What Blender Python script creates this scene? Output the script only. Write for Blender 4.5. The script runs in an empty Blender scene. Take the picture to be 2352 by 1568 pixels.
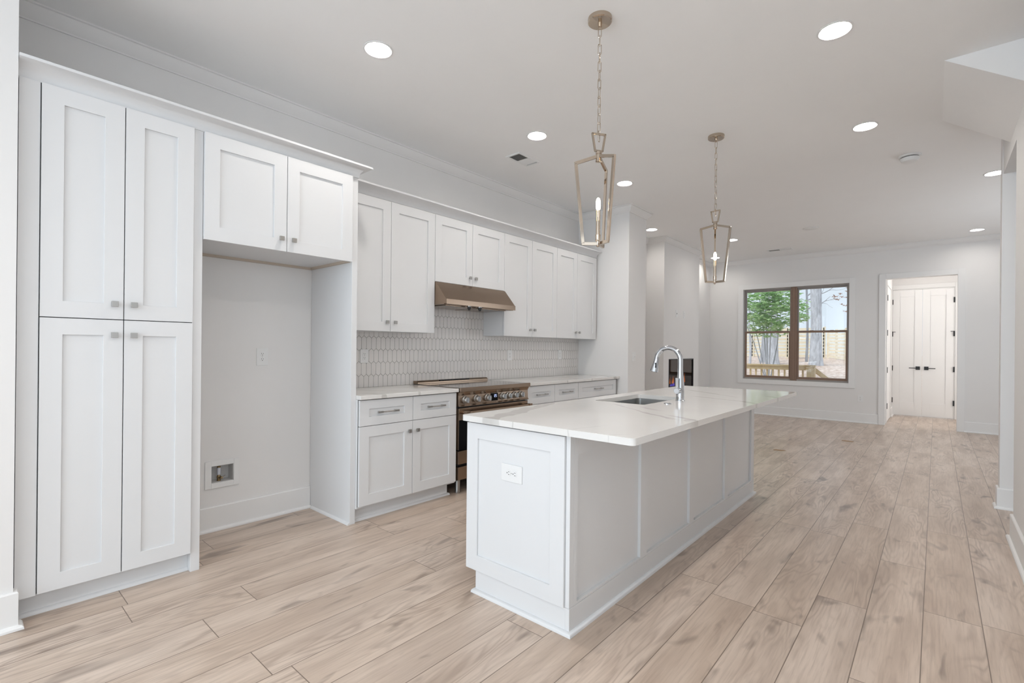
import bpy, bmesh, math, random
from mathutils import Vector, Matrix
random.seed(7)
C = bpy.context.scene.collection
SC = bpy.context.scene
PI = math.pi
# ---------------------------------------------------------------- camera, sky, added lights, exposure
cam_d = bpy.data.cameras.new('camera')
cam_d.sensor_fit = 'HORIZONTAL'; cam_d.sensor_width = 36.0
cam_d.lens = 1119.44 / 2352 * 36.0
cam_d.shift_y = 14.91 / 2352
cam_d.clip_start = 0.02; cam_d.clip_end = 300
cam = bpy.data.objects.new('camera', cam_d); C.objects.link(cam)
YAW, PITCH, ROLL = 0.7160, 0.0004, 0.0097
_f = Vector((-math.sin(YAW)*math.cos(PITCH), math.cos(YAW)*math.cos(PITCH), math.sin(PITCH)))
_r = Vector((math.cos(YAW), math.sin(YAW), 0)); _u = _r.cross(_f)
_r2 = math.cos(ROLL)*_r + math.sin(ROLL)*_u; _u2 = -math.sin(ROLL)*_r + math.cos(ROLL)*_u
_m = Matrix((_r2, _u2, -_f)).transposed().to_4x4(); _m.translation = (3.7114, 0.0, 1.2625)
cam.matrix_world = _m
SC.camera = cam

w = bpy.data.worlds.new('sky'); SC.world = w; w.use_nodes = True
w.node_tree.nodes['Background'].inputs[0].default_value = (0.82, 0.91, 1.0, 1)
w.node_tree.nodes['Background'].inputs[1].default_value = 1.0

def area(name, loc, rot, sx, sy, power, col):
    d = bpy.data.lights.new(name, 'AREA'); d.shape = 'RECTANGLE'; d.size = sx; d.size_y = sy
    d.energy = power; d.color = col
    o = bpy.data.objects.new(name, d); C.objects.link(o); o.location = loc; o.rotation_euler = rot
    return o
# lamp added for assumed daylight at an unseen front opening, behind the camera (points +Y)
area('assumed_front_daylight', (2.4, -4.75, 1.5), (PI/2, 0, 0), 3.1, 2.4, 140, (0.76, 0.89, 1.0))
# added fill light at an unseen opening on the right, behind the camera (points -X)
area('right_fill', (4.30, -1.1, 1.55), (PI/2, 0, PI/2), 4.6, 1.9, 22, (0.88, 0.95, 1.0))
# fill light added at an unseen side opening of the living room (points -X)
area('living_side_fill', (5.85, 8.2, 1.5), (PI/2, 0, PI/2), 2.2, 1.8, 26, (0.92, 0.96, 1.0))
# light added for the back hall, at an unseen side opening (points -X)
area('hall_fill', (5.7, 11.6, 1.5), (PI/2, 0, PI/2), 1.0, 1.6, 26, (1.0, 0.95, 0.9))

# sun added to brighten the back yard, high behind the left of the house
sd = bpy.data.lights.new('yard_fill_sun', 'SUN'); sd.energy = 1.5; sd.angle = math.radians(25); sd.color = (1.0, 0.97, 0.92)
so = bpy.data.objects.new('yard_fill_sun', sd); C.objects.link(so); so.rotation_euler = Vector((0.40, 0.62, -1.0)).to_track_quat('-Z', 'Y').to_euler()

SC.view_settings.view_transform = 'Standard'; SC.view_settings.look = 'None'
SC.view_settings.gamma = 1.0; SC.view_settings.use_curve_mapping = False
SC.view_settings.exposure = 0.02
CAN_POWER, LIV_POWER, HALL_POWER = 205.0, 105.0, 190.0     # emission strength of the ceiling lamps' lenses: kitchen, living room, added hall lamp
BULB_POWER = 40.0

# ---------------------------------------------------------------- materials
def mat(name, col, rough=0.5, metal=0.0, spec=0.5, emit=None, es=0.0, coat=0.0):
    m = bpy.data.materials.new(name); m.use_nodes = True
    b = m.node_tree.nodes['Principled BSDF']
    b.inputs['Base Color'].default_value = (*col, 1); b.inputs['Roughness'].default_value = rough
    b.inputs['Metallic'].default_value = metal; b.inputs['Specular IOR Level'].default_value = spec
    b.inputs['Coat Weight'].default_value = coat
    if emit: b.inputs['Emission Color'].default_value = (*emit, 1); b.inputs['Emission Strength'].default_value = es
    return m
class NT:
    """small helper for node maths"""
    def __init__(s, m): s.t = m.node_tree; s.b = s.t.nodes['Principled BSDF']
    def n(s, typ, **kw):
        x = s.t.nodes.new(typ)
        for k, v in kw.items(): setattr(x, k, v)
        return x
    def put(s, sock, v):
        if isinstance(v, bpy.types.NodeSocket): s.t.links.new(v, sock)
        else: sock.default_value = v
    def ma(s, op, a, b=0.0, c=0.0):
        x = s.n('ShaderNodeMath', operation=op)
        s.put(x.inputs[0], a); s.put(x.inputs[1], b); s.put(x.inputs[2], c); return x.outputs[0]
    def xyz(s, sock):
        x = s.n('ShaderNodeSeparateXYZ'); s.t.links.new(sock, x.inputs[0]); return x.outputs
    def comb(s, a, b, c):
        x = s.n('ShaderNodeCombineXYZ'); s.put(x.inputs[0], a); s.put(x.inputs[1], b); s.put(x.inputs[2], c); return x.outputs[0]
    def noise(s, vec, scale, detail=2.0, rough=0.5, dist=0.0):
        x = s.n('ShaderNodeTexNoise'); s.t.links.new(vec, x.inputs['Vector'])
        x.inputs['Scale'].default_value = scale; x.inputs['Detail'].default_value = detail
        x.inputs['Roughness'].default_value = rough; x.inputs['Distortion'].default_value = dist; return x.outputs[0]
    def white(s, v):
        x = s.n('ShaderNodeTexWhiteNoise', noise_dimensions='1D'); s.put(x.inputs['W'], v); return x.outputs[0]
    def mix(s, f, a, b):
        x = s.n('ShaderNodeMix', data_type='RGBA'); s.put(x.inputs[0], f); s.put(x.inputs[6], a); s.put(x.inputs[7], b); return x.outputs[2]
    def ramp(s, v, a, b):
        x = s.n('ShaderNodeMapRange'); x.inputs[1].default_value = a; x.inputs[2].default_value = b
        x.clamp = True; s.put(x.inputs[0], v); return x.outputs[0]
    def pos(s): return s.n('ShaderNodeNewGeometry').outputs['Position']

def paint(name, col, rough=0.6, amp=0.02, scale=3.0):
    m = mat(name, col, rough, spec=0.35); t = NT(m)
    f = t.noise(t.pos(), scale, 3)
    c0 = tuple(max(0, x - amp) for x in col) + (1,); c1 = tuple(min(1, x + amp) for x in col) + (1,)
    t.put(t.b.inputs['Base Color'], t.mix(f, c0, c1))
    bp = t.n('ShaderNodeBump'); bp.inputs['Strength'].default_value = 0.03
    t.put(bp.inputs['Height'], t.noise(t.pos(), 260, 2)); t.put(t.b.inputs['Normal'], bp.outputs[0])
    return m
M = {}
M['wall'] = paint('wall_paint', (0.80, 0.788, 0.778), 0.6, 0.012)
M['ceiling'] = paint('ceiling_paint', (0.90, 0.897, 0.894), 0.75, 0.012)
M['trim'] = paint('trim_paint', (0.82, 0.815, 0.808), 0.4, 0.01)
M['cab'] = paint('cabinet_paint', (0.745, 0.750, 0.758), 0.38, 0.008)
M['door'] = paint('door_paint', (0.86, 0.855, 0.85), 0.4, 0.008)
M['plastic'] = mat('white_plastic', (0.81, 0.81, 0.805), 0.35)
M['slot'] = mat('dark_slot', (0.03, 0.03, 0.03), 0.6)
M['seam_shade'] = mat('painted_seam_shade', (0.03, 0.03, 0.03), 0.8)  # dark sheet behind the doors, painting the shade in their seams
M['nickel'] = mat('brushed_nickel', (0.42, 0.41, 0.395), 0.40, 1.0)
M['chrome'] = mat('chrome', (0.56, 0.58, 0.61), 0.06, 1.0)
M['polished'] = mat('polished_nickel', (0.56, 0.475, 0.39), 0.07, 1.0)
M['steel'] = mat('stainless_steel_painted_reflection', (0.32, 0.24, 0.18), 0.22, 1.0)  # brown floor reflection is put into the steel's base colour
M['steel2'] = mat('sink_stainless_steel', (0.55, 0.55, 0.54), 0.28, 1.0)
M['black'] = mat('black_metal', (0.012, 0.012, 0.013), 0.4)
M['glassblack'] = mat('black_oven_glass', (0.004, 0.004, 0.005), 0.12, spec=0.15)
M['cooktop'] = mat('cooktop_glass', (0.10, 0.08, 0.065), 0.10, spec=0.9)
M['tile'] = paint('picket_tile', (0.78, 0.755, 0.735), 0.22, 0.02, 14)
M['grout'] = mat('grey_grout', (0.27, 0.255, 0.24), 0.9)
M['lens'] = mat('lamp_lens', (1, 1, 1), 0.5, emit=(1.0, 0.945, 0.885), es=CAN_POWER)
M['lens_living'] = mat('lamp_lens_living', (1, 1, 1), 0.5, emit=(1.0, 0.945, 0.885), es=LIV_POWER)
M['lens_hall'] = mat('added_lens_hall', (1, 1, 1), 0.5, emit=(1.0, 0.945, 0.885), es=HALL_POWER)
M['bulb'] = mat('lit_bulb', (1, 1, 1), 0.4, emit=(1.0, 0.82, 0.58), es=BULB_POWER)
M['bronze'] = mat('bronze_window_frame', (0.23, 0.145, 0.10), 0.45)
M['bronze_dark'] = mat('grey_bronze_frame', (0.32, 0.295, 0.275), 0.45)
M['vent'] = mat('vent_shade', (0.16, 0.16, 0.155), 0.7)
M['brass'] = mat('dull_brass', (0.36, 0.26, 0.14), 0.35, 1.0)
M['sticker'] = mat('label_paper', (0.62, 0.64, 0.70), 0.5)
M['box_in'] = paint('grey_box_plastic', (0.62, 0.61, 0.60), 0.5, 0.01)
M['scrap'] = mat('tan_paper', (0.42, 0.28, 0.17), 0.8)
M['raw'] = mat('raw_board_edge', (0.55, 0.47, 0.39), 0.8)
M['display'] = mat('clock_digits', (0, 0, 0), 0.5, emit=(0.55, 0.65, 1.0), es=1.1)
M['flameB'] = mat('blue_flame', (0, 0, 0), 1, emit=(0.12, 0.10, 1.0), es=1.5)
M['flameO'] = mat('orange_flame', (0, 0, 0), 1, emit=(1.0, 0.30, 0.06), es=1.1)
M['firebox'] = mat('firebox_black', (0.02, 0.015, 0.012), 0.7)

def floor_material():
    m = mat('oak_plank_floor', (0.5, 0.4, 0.33), 0.32, spec=0.5); t = NT(m)
    X, Y, Z = t.xyz(t.pos())
    PW, PL = 0.2083, 1.42
    px = t.ma('DIVIDE', t.ma('SUBTRACT', X, 0.7573 - 0.2083*10), PW)
    col = t.ma('FLOOR', px)
    r0 = t.white(t.ma('ADD', col, 0.37))
    py = t.ma('ADD', t.ma('DIVIDE', Y, PL), t.ma('MULTIPLY', r0, 7.3))
    row = t.ma('FLOOR', py)
    idv = t.ma('ADD', t.ma('MULTIPLY', col, 17.31), t.ma('MULTIPLY', row, 5.77))
    r1 = t.white(idv); r2 = t.white(t.ma('ADD', idv, 3.3)); r3 = t.white(t.ma('ADD', idv, 9.1))
    fx = t.ma('FRACT', px); fy = t.ma('FRACT', py)
    ex = t.ma('MULTIPLY', t.ma('MINIMUM', fx, t.ma('SUBTRACT', 1.0, fx)), PW)
    ey = t.ma('MULTIPLY', t.ma('MINIMUM', fy, t.ma('SUBTRACT', 1.0, fy)), PL)
    seam = t.ramp(t.ma('MINIMUM', ex, ey), 0.0008, 0.0026)
    # cathedral grain: contour lines of a smooth stretched noise, different on each plank
    u = t.ma('ADD', X, t.ma('MULTIPLY', r1, 31.0)); v = t.ma('ADD', Y, t.ma('MULTIPLY', r2, 47.0))
    gv = t.comb(t.ma('MULTIPLY', u, 7.0), t.ma('MULTIPLY', v, 1.15), t.ma('MULTIPLY', r3, 20.0))
    n1 = t.noise(gv, 1.0, 2.2, 0.45, 0.35)
    ring = t.ma('SINE', t.ma('MULTIPLY', n1, 92.0))
    ring = t.ma('POWER', t.ma('MULTIPLY_ADD', ring, 0.5, 0.5), 2.0)
    ringmask = t.ramp(t.noise(t.comb(t.ma('MULTIPLY', u, 5.0), t.ma('MULTIPLY', v, 0.9), r2), 1.0, 1.5), 0.40, 0.66)
    fine = t.noise(t.comb(t.ma('MULTIPLY', u, 95.0), t.ma('MULTIPLY', v, 4.5), 0.0), 1.0, 3, 0.6)
    broad = t.noise(t.comb(t.ma('MULTIPLY', u, 9.0), t.ma('MULTIPLY', v, 1.3), 4.0), 1.0, 3, 0.55)
    knot = t.ramp(t.noise(t.comb(t.ma('MULTIPLY', u, 10.0), t.ma('MULTIPLY', v, 3.2), 8.0), 1.0, 2.2, 0.5, 0.6), 0.61, 0.76)
    base = t.mix(r1, (0.64, 0.53, 0.445, 1), (0.57, 0.455, 0.365, 1))
    base = t.mix(t.ma('MULTIPLY', t.ramp(broad, 0.40, 0.72), 0.55), base, (0.335, 0.255, 0.20, 1))
    base = t.mix(t.ma('MULTIPLY', t.ramp(broad, 0.52, 0.25), 0.28), base, (0.70, 0.60, 0.52, 1))
    base = t.mix(t.ma('MULTIPLY', t.ma('MULTIPLY', ring, ringmask), 0.50), base, (0.27, 0.195, 0.15, 1))
    base = t.mix(t.ma('MULTIPLY', t.ramp(fine, 0.46, 0.76), 0.45), base, (0.30, 0.225, 0.175, 1))
    base = t.mix(t.ma('MULTIPLY', knot, 0.75), base, (0.17, 0.125, 0.10, 1))
    base = t.mix(seam, (0.17, 0.125, 0.095, 1), base)
    t.put(t.b.inputs['Base Color'], base)
    t.put(t.b.inputs['Roughness'], t.ma('MULTIPLY_ADD', broad, 0.12, 0.25))
    bp = t.n('ShaderNodeBump'); bp.inputs['Strength'].default_value = 0.12; bp.inputs['Distance'].default_value = 0.002
    t.put(bp.inputs['Height'], seam); t.put(t.b.inputs['Normal'], bp.outputs[0])
    return m
M['floor'] = floor_material()

def quartz(name, veins):
    """veins: (x0,y0,x1,y1,half width,strength)"""
    m = mat(name, (0.77, 0.755, 0.735), 0.10, spec=0.5); t = NT(m)
    P = t.pos()
    wob = t.n('ShaderNodeTexNoise'); t.t.links.new(P, wob.inputs['Vector']); wob.inputs['Scale'].default_value = 3.2; wob.inputs['Detail'].default_value = 4
    wx, wy, wz = t.xyz(wob.outputs[1])
    X, Y, Z = t.xyz(P)
    x = t.ma('ADD', X, t.ma('MULTIPLY', t.ma('SUBTRACT', wx, 0.5), 0.11)); y = t.ma('ADD', Y, t.ma('MULTIPLY', t.ma('SUBTRACT', wy, 0.5), 0.11))
    col = t.mix(t.ramp(t.noise(P, 2.2, 3), 0.35, 0.7), (0.77, 0.755, 0.735, 1), (0.74, 0.725, 0.703, 1))
    wid = t.ramp(t.noise(P, 4.5, 3), 0.3, 0.75)
    for (x0, y0, x1, y1, hw, st) in veins:
        L = math.hypot(x1-x0, y1-y0); ux, uy = (x1-x0)/L, (y1-y0)/L
        dx = t.ma('SUBTRACT', x, x0); dy = t.ma('SUBTRACT', y, y0)
        s = t.ma('ADD', t.ma('MULTIPLY', dx, ux), t.ma('MULTIPLY', dy, uy))
        d = t.ma('ABSOLUTE', t.ma('SUBTRACT', t.ma('MULTIPLY', dx, uy), t.ma('MULTIPLY', dy, ux)))
        hwv = t.ma('MULTIPLY_ADD', wid, hw*1.3, hw*0.35)
        k = t.ma('SUBTRACT', 1.0, t.ramp(t.ma('DIVIDE', d, hwv), 0.85, 1.0))
        ends = t.ma('MULTIPLY', t.ramp(s, -0.03, 0.03), t.ma('SUBTRACT', 1.0, t.ramp(s, L-0.05, L+0.05)))
        col = t.mix(t.ma('MULTIPLY', t.ma('MULTIPLY', k, ends), st), col, (0.40, 0.385, 0.36, 1))
    t.put(t.b.inputs['Base Color'], col)
    return m
M['quartz_island'] = quartz('island_quartz', [
    (2.075, 1.72, 1.99, 1.98, 0.050, 0.50), (1.99, 1.98, 1.925, 2.27, 0.055, 0.45), (1.925, 2.27, 1.83, 2.56, 0.035, 0.42),
    (2.17, 2.76, 2.49, 2.54, 0.014, 0.42), (2.49, 2.54, 2.72, 2.385, 0.020, 0.5), (2.64, 2.52, 2.86, 2.395, 0.016, 0.5), (2.80, 2.43, 2.83, 2.36, 0.03, 0.5), (2.38, 2.75, 2.50, 2.68, 0.018, 0.35),
    (2.1, 4.2, 2.6, 3.84, 0.016, 0.40), (2.3, 3.67, 2.72, 3.55, 0.014, 0.42), (2.72, 3.55, 2.84, 3.46, 0.016, 0.5), (2.74, 4.1, 2.84, 4.03, 0.02, 0.45), (2.52, 1.73, 2.56, 1.95, 0.004, 0.35), (2.69, 1.72, 2.74, 1.80, 0.003, 0.35), (2.20, 1.73, 2.24, 1.80, 0.004, 0.35)])
M['quartz_counter'] = quartz('counter_quartz', [
    (0.0, 2.05, 0.7, 2.45, 0.014, 0.4), (0.3, 2.6, 0.05, 2.3, 0.010, 0.45), (0.7, 2.15, 0.45, 2.0, 0.012, 0.5),
    (0.1, 4.0, 0.7, 4.5, 0.012, 0.4), (0.7, 5.0, 0.1, 4.7, 0.010, 0.35), (0.62, 5.45, 0.72, 5.62, 0.03, 0.6), (0.1, 5.3, 0.6, 5.5, 0.01, 0.35)])

def clear_glass(name, tint=(1, 1, 1), refl=0.08):
    m = bpy.data.materials.new(name); m.use_nodes = True; t = m.node_tree; t.nodes.clear()
    o = t.nodes.new('ShaderNodeOutputMaterial'); mx = t.nodes.new('ShaderNodeMixShader')
    tr = t.nodes.new('ShaderNodeBsdfTransparent'); tr.inputs[0].default_value = (*tint, 1)
    gl = t.nodes.new('ShaderNodeBsdfGlossy'); gl.inputs['Roughness'].default_value = 0.01
    mx.inputs[0].default_value = refl
    t.links.new(tr.outputs[0], mx.inputs[1]); t.links.new(gl.outputs[0], mx.inputs[2]); t.links.new(mx.outputs[0], o.inputs[0])
    return m
M['glass'] = clear_glass('window_glass', (0.97, 0.99, 1.0), 0.06)
M['fireglass'] = clear_glass('smoked_fireplace_glass', (0.6, 0.55, 0.52), 0.10)

def streaked(name, c0, c1, sx, sy, sz, rough=0.85, bump=0.4, scale=1.0):
    m = mat(name, c0, rough, spec=0.2); t = NT(m)
    X, Y, Z = t.xyz(t.pos())
    f = t.noise(t.comb(t.ma('MULTIPLY', X, sx), t.ma('MULTIPLY', Y, sy), t.ma('MULTIPLY', Z, sz)), scale, 5, 0.65)
    t.put(t.b.inputs['Base Color'], t.mix(t.ramp(f, 0.32, 0.68), (*c0, 1), (*c1, 1)))
    bp = t.n('ShaderNodeBump'); bp.inputs['Strength'].default_value = bump; bp.inputs['Distance'].default_value = 0.02
    t.put(bp.inputs['Height'], f); t.put(t.b.inputs['Normal'], bp.outputs[0])
    return m
M['bark'] = streaked('grey_tree_bark', (0.40, 0.41, 0.44), (0.74, 0.76, 0.81), 16, 16, 3.5)
M['bark2'] = streaked('dark_tree_bark', (0.32, 0.33, 0.36), (0.54, 0.56, 0.60), 12, 12, 2.5)
M['litter'] = streaked('leaf_litter', (0.50, 0.34, 0.26), (0.93, 0.80, 0.72), 9, 9, 9, bump=1.0)
M['leaf'] = streaked('glossy_green_leaf', (0.30, 0.56, 0.22), (0.80, 0.92, 0.62), 5, 5, 5, 0.35, 0.0)
_lt = M['leaf'].node_tree; _o = _lt.nodes['Material Output']; _b = _lt.nodes['Principled BSDF']   # light shines through the leaves
_tl = _lt.nodes.new('ShaderNodeBsdfTranslucent'); _mx = _lt.nodes.new('ShaderNodeMixShader'); _mx.inputs[0].default_value = 0.4
_lt.links.new(_b.inputs['Base Color'].links[0].from_socket, _tl.inputs[0]); _lt.links.new(_b.outputs[0], _mx.inputs[1]); _lt.links.new(_tl.outputs[0], _mx.inputs[2]); _lt.links.new(_mx.outputs[0], _o.inputs[0])
M['leaf_brown'] = mat('dry_brown_leaf', (0.45, 0.27, 0.20), 0.8)
M['fence'] = streaked('fence_pine', (0.78, 0.68, 0.50), (0.93, 0.86, 0.70), 2, 2, 9)
M['railwood'] = streaked('rail_pine', (0.62, 0.45, 0.24), (0.80, 0.64, 0.40), 3, 3, 3)

# ---------------------------------------------------------------- mesh helpers
class MB:
    def __init__(s): s.bm = bmesh.new()
    def box(s, x0, y0, z0, x1, y1, z1):
        v = [s.bm.verts.new(p) for p in ((x0,y0,z0),(x1,y0,z0),(x1,y1,z0),(x0,y1,z0),(x0,y0,z1),(x1,y0,z1),(x1,y1,z1),(x0,y1,z1))]
        for f in ((0,3,2,1),(4,5,6,7),(0,1,5,4),(1,2,6,5),(2,3,7,6),(3,0,4,7)): s.bm.faces.new([v[i] for i in f])
        return s
    def prism(s, poly, axis, a, b):
        """poly in the two other axes (order x,y,z without axis), extruded along axis from a to b"""
        def P(q, t):
            q = list(q); q.insert('xyz'.index(axis), t); return q
        n = len(poly)
        A = [s.bm.verts.new(P(q, a)) for q in poly]; B = [s.bm.verts.new(P(q, b)) for q in poly]
        s.bm.faces.new(A); s.bm.faces.new(B[::-1])
        for i in range(n): s.bm.faces.new([A[i], B[i], B[(i+1) % n], A[(i+1) % n]])
        return s
    def tube(s, pts, r, n=12, caps=True, flat=None):
        pts = [Vector(p) for p in pts]; R = r if isinstance(r, (list, tuple)) else [r]*len(pts)
        rings = []; up = None
        for i, p in enumerate(pts):
            d = (pts[min(i+1, len(pts)-1)] - pts[max(i-1, 0)]).normalized()
            if up is None:
                up = Vector((0, 0, 1)) if abs(d.z) < 0.9 else Vector((1, 0, 0))
            a = d.cross(up).normalized(); b = a.cross(d).normalized(); up = b
            rings.append([s.bm.verts.new(p + (a*math.cos(2*PI*k/n) + b*math.sin(2*PI*k/n))*R[i]) for k in range(n)])
        for A, B in zip(rings, rings[1:]):
            for k in range(n): s.bm.faces.new([A[k], A[(k+1) % n], B[(k+1) % n], B[k]])
        if caps: s.bm.faces.new(rings[0][::-1]); s.bm.faces.new(rings[-1])
        return s
    def bar(s, p0, p1, wa, wb, up):
        """square bar between two points"""
        p0, p1, up = Vector(p0), Vector(p1), Vector(up)
        d = (p1-p0).normalized(); a = d.cross(up).normalized()*wa/2; b = a.cross(d).normalized()*wb/2
        A = [s.bm.verts.new(p0+q) for q in (a+b, a-b, -a-b, -a+b)]; B = [s.bm.verts.new(p1+q) for q in (a+b, a-b, -a-b, -a+b)]
        s.bm.faces.new(A); s.bm.faces.new(B[::-1])
        for i in range(4): s.bm.faces.new([A[i], B[i], B[(i+1) % 4], A[(i+1) % 4]])
        return s
    def lathe(s, prof, cx, cy, n=32, axis='z', caps=True):
        """prof: list of (radius, height); axis z about (cx,cy); axis x about (y=cx,z=cy)"""
        rings = []
        for r, h in prof:
            ring = []
            for k in range(n):
                a = 2*PI*k/n; p = (cx+r*math.cos(a), cy+r*math.sin(a), h) if axis == 'z' else ((h, cx+r*math.cos(a), cy+r*math.sin(a)) if axis == 'x' else (cx+r*math.cos(a), h, cy+r*math.sin(a)))
                ring.append(s.bm.verts.new(p))
            rings.append(ring)
        for A, B in zip(rings, rings[1:]):
            for k in range(n): s.bm.faces.new([A[k], A[(k+1) % n], B[(k+1) % n], B[k]])
        if caps:
            s.bm.faces.new(rings[0]); s.bm.faces.new(rings[-1])
        return s
    def sweep(s, path, prof, closed_prof=True):
        """profile (outward, z) swept along XY path; outward is to the right of the direction of travel; mitred corners"""
        P = [Vector((p[0], p[1])) for p in path]; n = len(P); rings = []
        for i in range(n):
            ds = []
            if i > 0: ds.append((P[i]-P[i-1]).normalized())
            if i < n-1: ds.append((P[i+1]-P[i]).normalized())
            ns = [Vector((d.y, -d.x)) for d in ds]
            mv = ns[0] if len(ns) == 1 else (ns[0]+ns[1])/(1+ns[0].dot(ns[1]))
            rings.append([s.bm.verts.new((P[i].x+mv.x*o, P[i].y+mv.y*o, z)) for o, z in prof])
        k = len(prof)
        for A, B in zip(rings, rings[1:]):
            for j in range(k if closed_prof else k-1): s.bm.faces.new([A[j], B[j], B[(j+1) % k], A[(j+1) % k]])
        s.bm.faces.new(rings[0]); s.bm.faces.new(rings[-1][::-1])
        return s
    def holed(s, x0, x1, y0, y1, z0, z1, hole, thin):
        """box with rectangular holes through the thin axis ('x' or 'y'); hole list (a0,a1,z0,z1)"""
        A0, A1 = (y0, y1) if thin == 'x' else (x0, x1)
        ac = sorted({A0, A1, *[h[0] for h in hole], *[h[1] for h in hole]}); zc = sorted({z0, z1, *[h[2] for h in hole], *[h[3] for h in hole]})
        V = {}
        def vert(a, z, side):
            k = (a, z, side)
            if k not in V:
                V[k] = s.bm.verts.new((x1 if side else x0, a, z) if thin == 'x' else (a, y1 if side else y0, z))
            return V[k]
        solid = lambda i, j: 0 <= i < len(ac)-1 and 0 <= j < len(zc)-1 and not any(h[0] <= (ac[i]+ac[i+1])/2 <= h[1] and h[2] <= (zc[j]+zc[j+1])/2 <= h[3] for h in hole)
        for i in range(len(ac)-1):
            for j in range(len(zc)-1):
                if not solid(i, j): continue
                a, b, c, d = ac[i], ac[i+1], zc[j], zc[j+1]
                for sd in (0, 1): s.bm.faces.new([vert(a,c,sd), vert(b,c,sd), vert(b,d,sd), vert(a,d,sd)])
                for (di, dj, p, q) in ((-1,0,(a,c),(a,d)), (1,0,(b,c),(b,d)), (0,-1,(a,c),(b,c)), (0,1,(a,d),(b,d))):
                    if not solid(i+di, j+dj): s.bm.faces.new([vert(*p,0), vert(*q,0), vert(*q,1), vert(*p,1)])
        return s
    def build(s, name, m, parent=None, bevel=0.0, smooth=False, seg=2):
        bmesh.ops.recalc_face_normals(s.bm, faces=s.bm.faces)
        me = bpy.data.meshes.new(name); s.bm.to_mesh(me); s.bm.free()
        o = bpy.data.objects.new(name, me); C.objects.link(o)
        me.materials.append(M[m] if isinstance(m, str) else m)
        if smooth:
            me.polygons.foreach_set('use_smooth', [True]*len(me.polygons))
            me.set_sharp_from_angle(angle=math.radians(35))
        if bevel:
            b = o.modifiers.new('edge', 'BEVEL'); b.width = bevel; b.segments = seg; b.limit_method = 'ANGLE'; b.angle_limit = math.radians(40)
        if parent is not None:
            o.parent = parent
            wm = parent.get('_w')
            o.matrix_parent_inverse = Matrix([list(r) for r in wm]).inverted() if wm is not None else Matrix.Identity(4)
        return o
EMPTIES = []
def thing(name, label, cat, loc=(0, 0, 0), group=None):
    o = bpy.data.objects.new(name, None); C.objects.link(o); o.location = loc; o.empty_display_size = 0.1
    o['_w'] = [list(r) for r in Matrix.Translation(loc)]; EMPTIES.append(o)
    o['label'] = label; o['category'] = cat
    if group: o['group'] = group
    return o
def tag(o, label, cat, group=None, kind=None):
    o['label'] = label; o['category'] = cat
    if group: o['group'] = group
    if kind: o['kind'] = kind
    return o
def struct(o, label=None):
    o['kind'] = 'structure'
    if label: o['label'] = label
    return o

# ---------------------------------------------------------------- key positions (metres)
ZC = 3.09
XT, XPAN = 0.6103, 0.5898
ZT = 2.4640
YF = 10.575
LAMPS = [(1.11,1.71),(1.11,3.29),(1.11,4.855),(3.264,1.71),(3.264,3.29),(3.264,4.855),(0.43,6.99),(1.15,8.48),(4.153,6.95),(4.16,10.0),(0.40,9.91),(3.6,11.5),(3.264,0.1),(2.2,-1.6),(3.264,-1.6)]  # hall lamp and those after it are unseen, added for their light

# ---------------------------------------------------------------- shell
struct(MB().box(-0.2, -5.0, -0.12, 6.0, 12.7, 0.0).build('floor', 'floor'), 'light oak plank floor')
ce = MB().box(-0.2, -5.0, ZC, 6.0, 12.7, ZC+0.16).build('ceiling', 'ceiling')
cut = MB()
for x, y in LAMPS: cut.lathe([(0.076, ZC-0.05), (0.076, ZC+0.07)], x, y, 40)
co = cut.build('cutter', 'ceiling')
bo = ce.modifiers.new('holes', 'BOOLEAN'); bo.object = co; bo.operation = 'DIFFERENCE'; bo.solver = 'EXACT'
dg = bpy.context.evaluated_depsgraph_get()
me2 = bpy.data.meshes.new_from_object(ce.evaluated_get(dg)); ce.modifiers.clear(); ce.data = me2
bpy.data.objects.remove(co)
struct(ce, 'flat off-white ceiling')

struct(MB().box(-0.2, -5.0, 0, 0.645, 0.185, ZC).build('wall_left', 'wall'))
struct(MB().holed(-0.16, 0.0, 0.185, 5.64, 0, ZC, [(1.162, 1.302, 0.322, 0.438)], 'x').build('wall_kitchen', 'wall'))
struct(MB().box(-0.16, 5.64, 0, 0.759, 6.12, ZC).build('wall_pier', 'wall'))
struct(MB().box(-0.16, 6.12, 0, 0.08, YF, ZC).build('wall_living', 'wall'))
FIRE = (7.765, 8.834, 0.58, 1.108)
struct(MB().holed(0.08, 0.386, 7.558, 9.098, 0, ZC, [FIRE], 'x').build('wall_chimney', 'wall'))
WIN = (0.745, 2.53, 0.692, 2.492); DOP = (3.052, 3.968, 0.0, 2.515)
struct(MB().holed(-0.16, 6.0, YF, YF+0.125, 0, ZC, [WIN, DOP], 'y').build('wall_back', 'wall'))
struct(MB().holed(4.115, 4.235, -5.0, 5.593, 0, ZC, [(4.741, 5.593, 0, 2.715), (-3.5, 1.3, 0.5, 2.6)], 'x').build('wall_right', 'wall'))  # second opening is unseen, added to let in light from the right
struct(MB().box(4.108, 5.593, 0, 5.6, 5.715, ZC).build('wall_stub', 'wall'))
struct(MB().holed(5.6, 5.75, 4.235, YF, 0, ZC, [(7.0, 9.4, 0.5, 2.5)], 'x').build('wall_side', 'wall'))  # unseen opening added to bring light into the living room
struct(MB().holed(-0.2, 6.0, -4.7, -4.55, 0, ZC, [(0.85, 3.95, 0.15, 2.75)], 'y').build('wall_front', 'wall'))  # unseen opening assumed behind the camera, added to let in light
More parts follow.
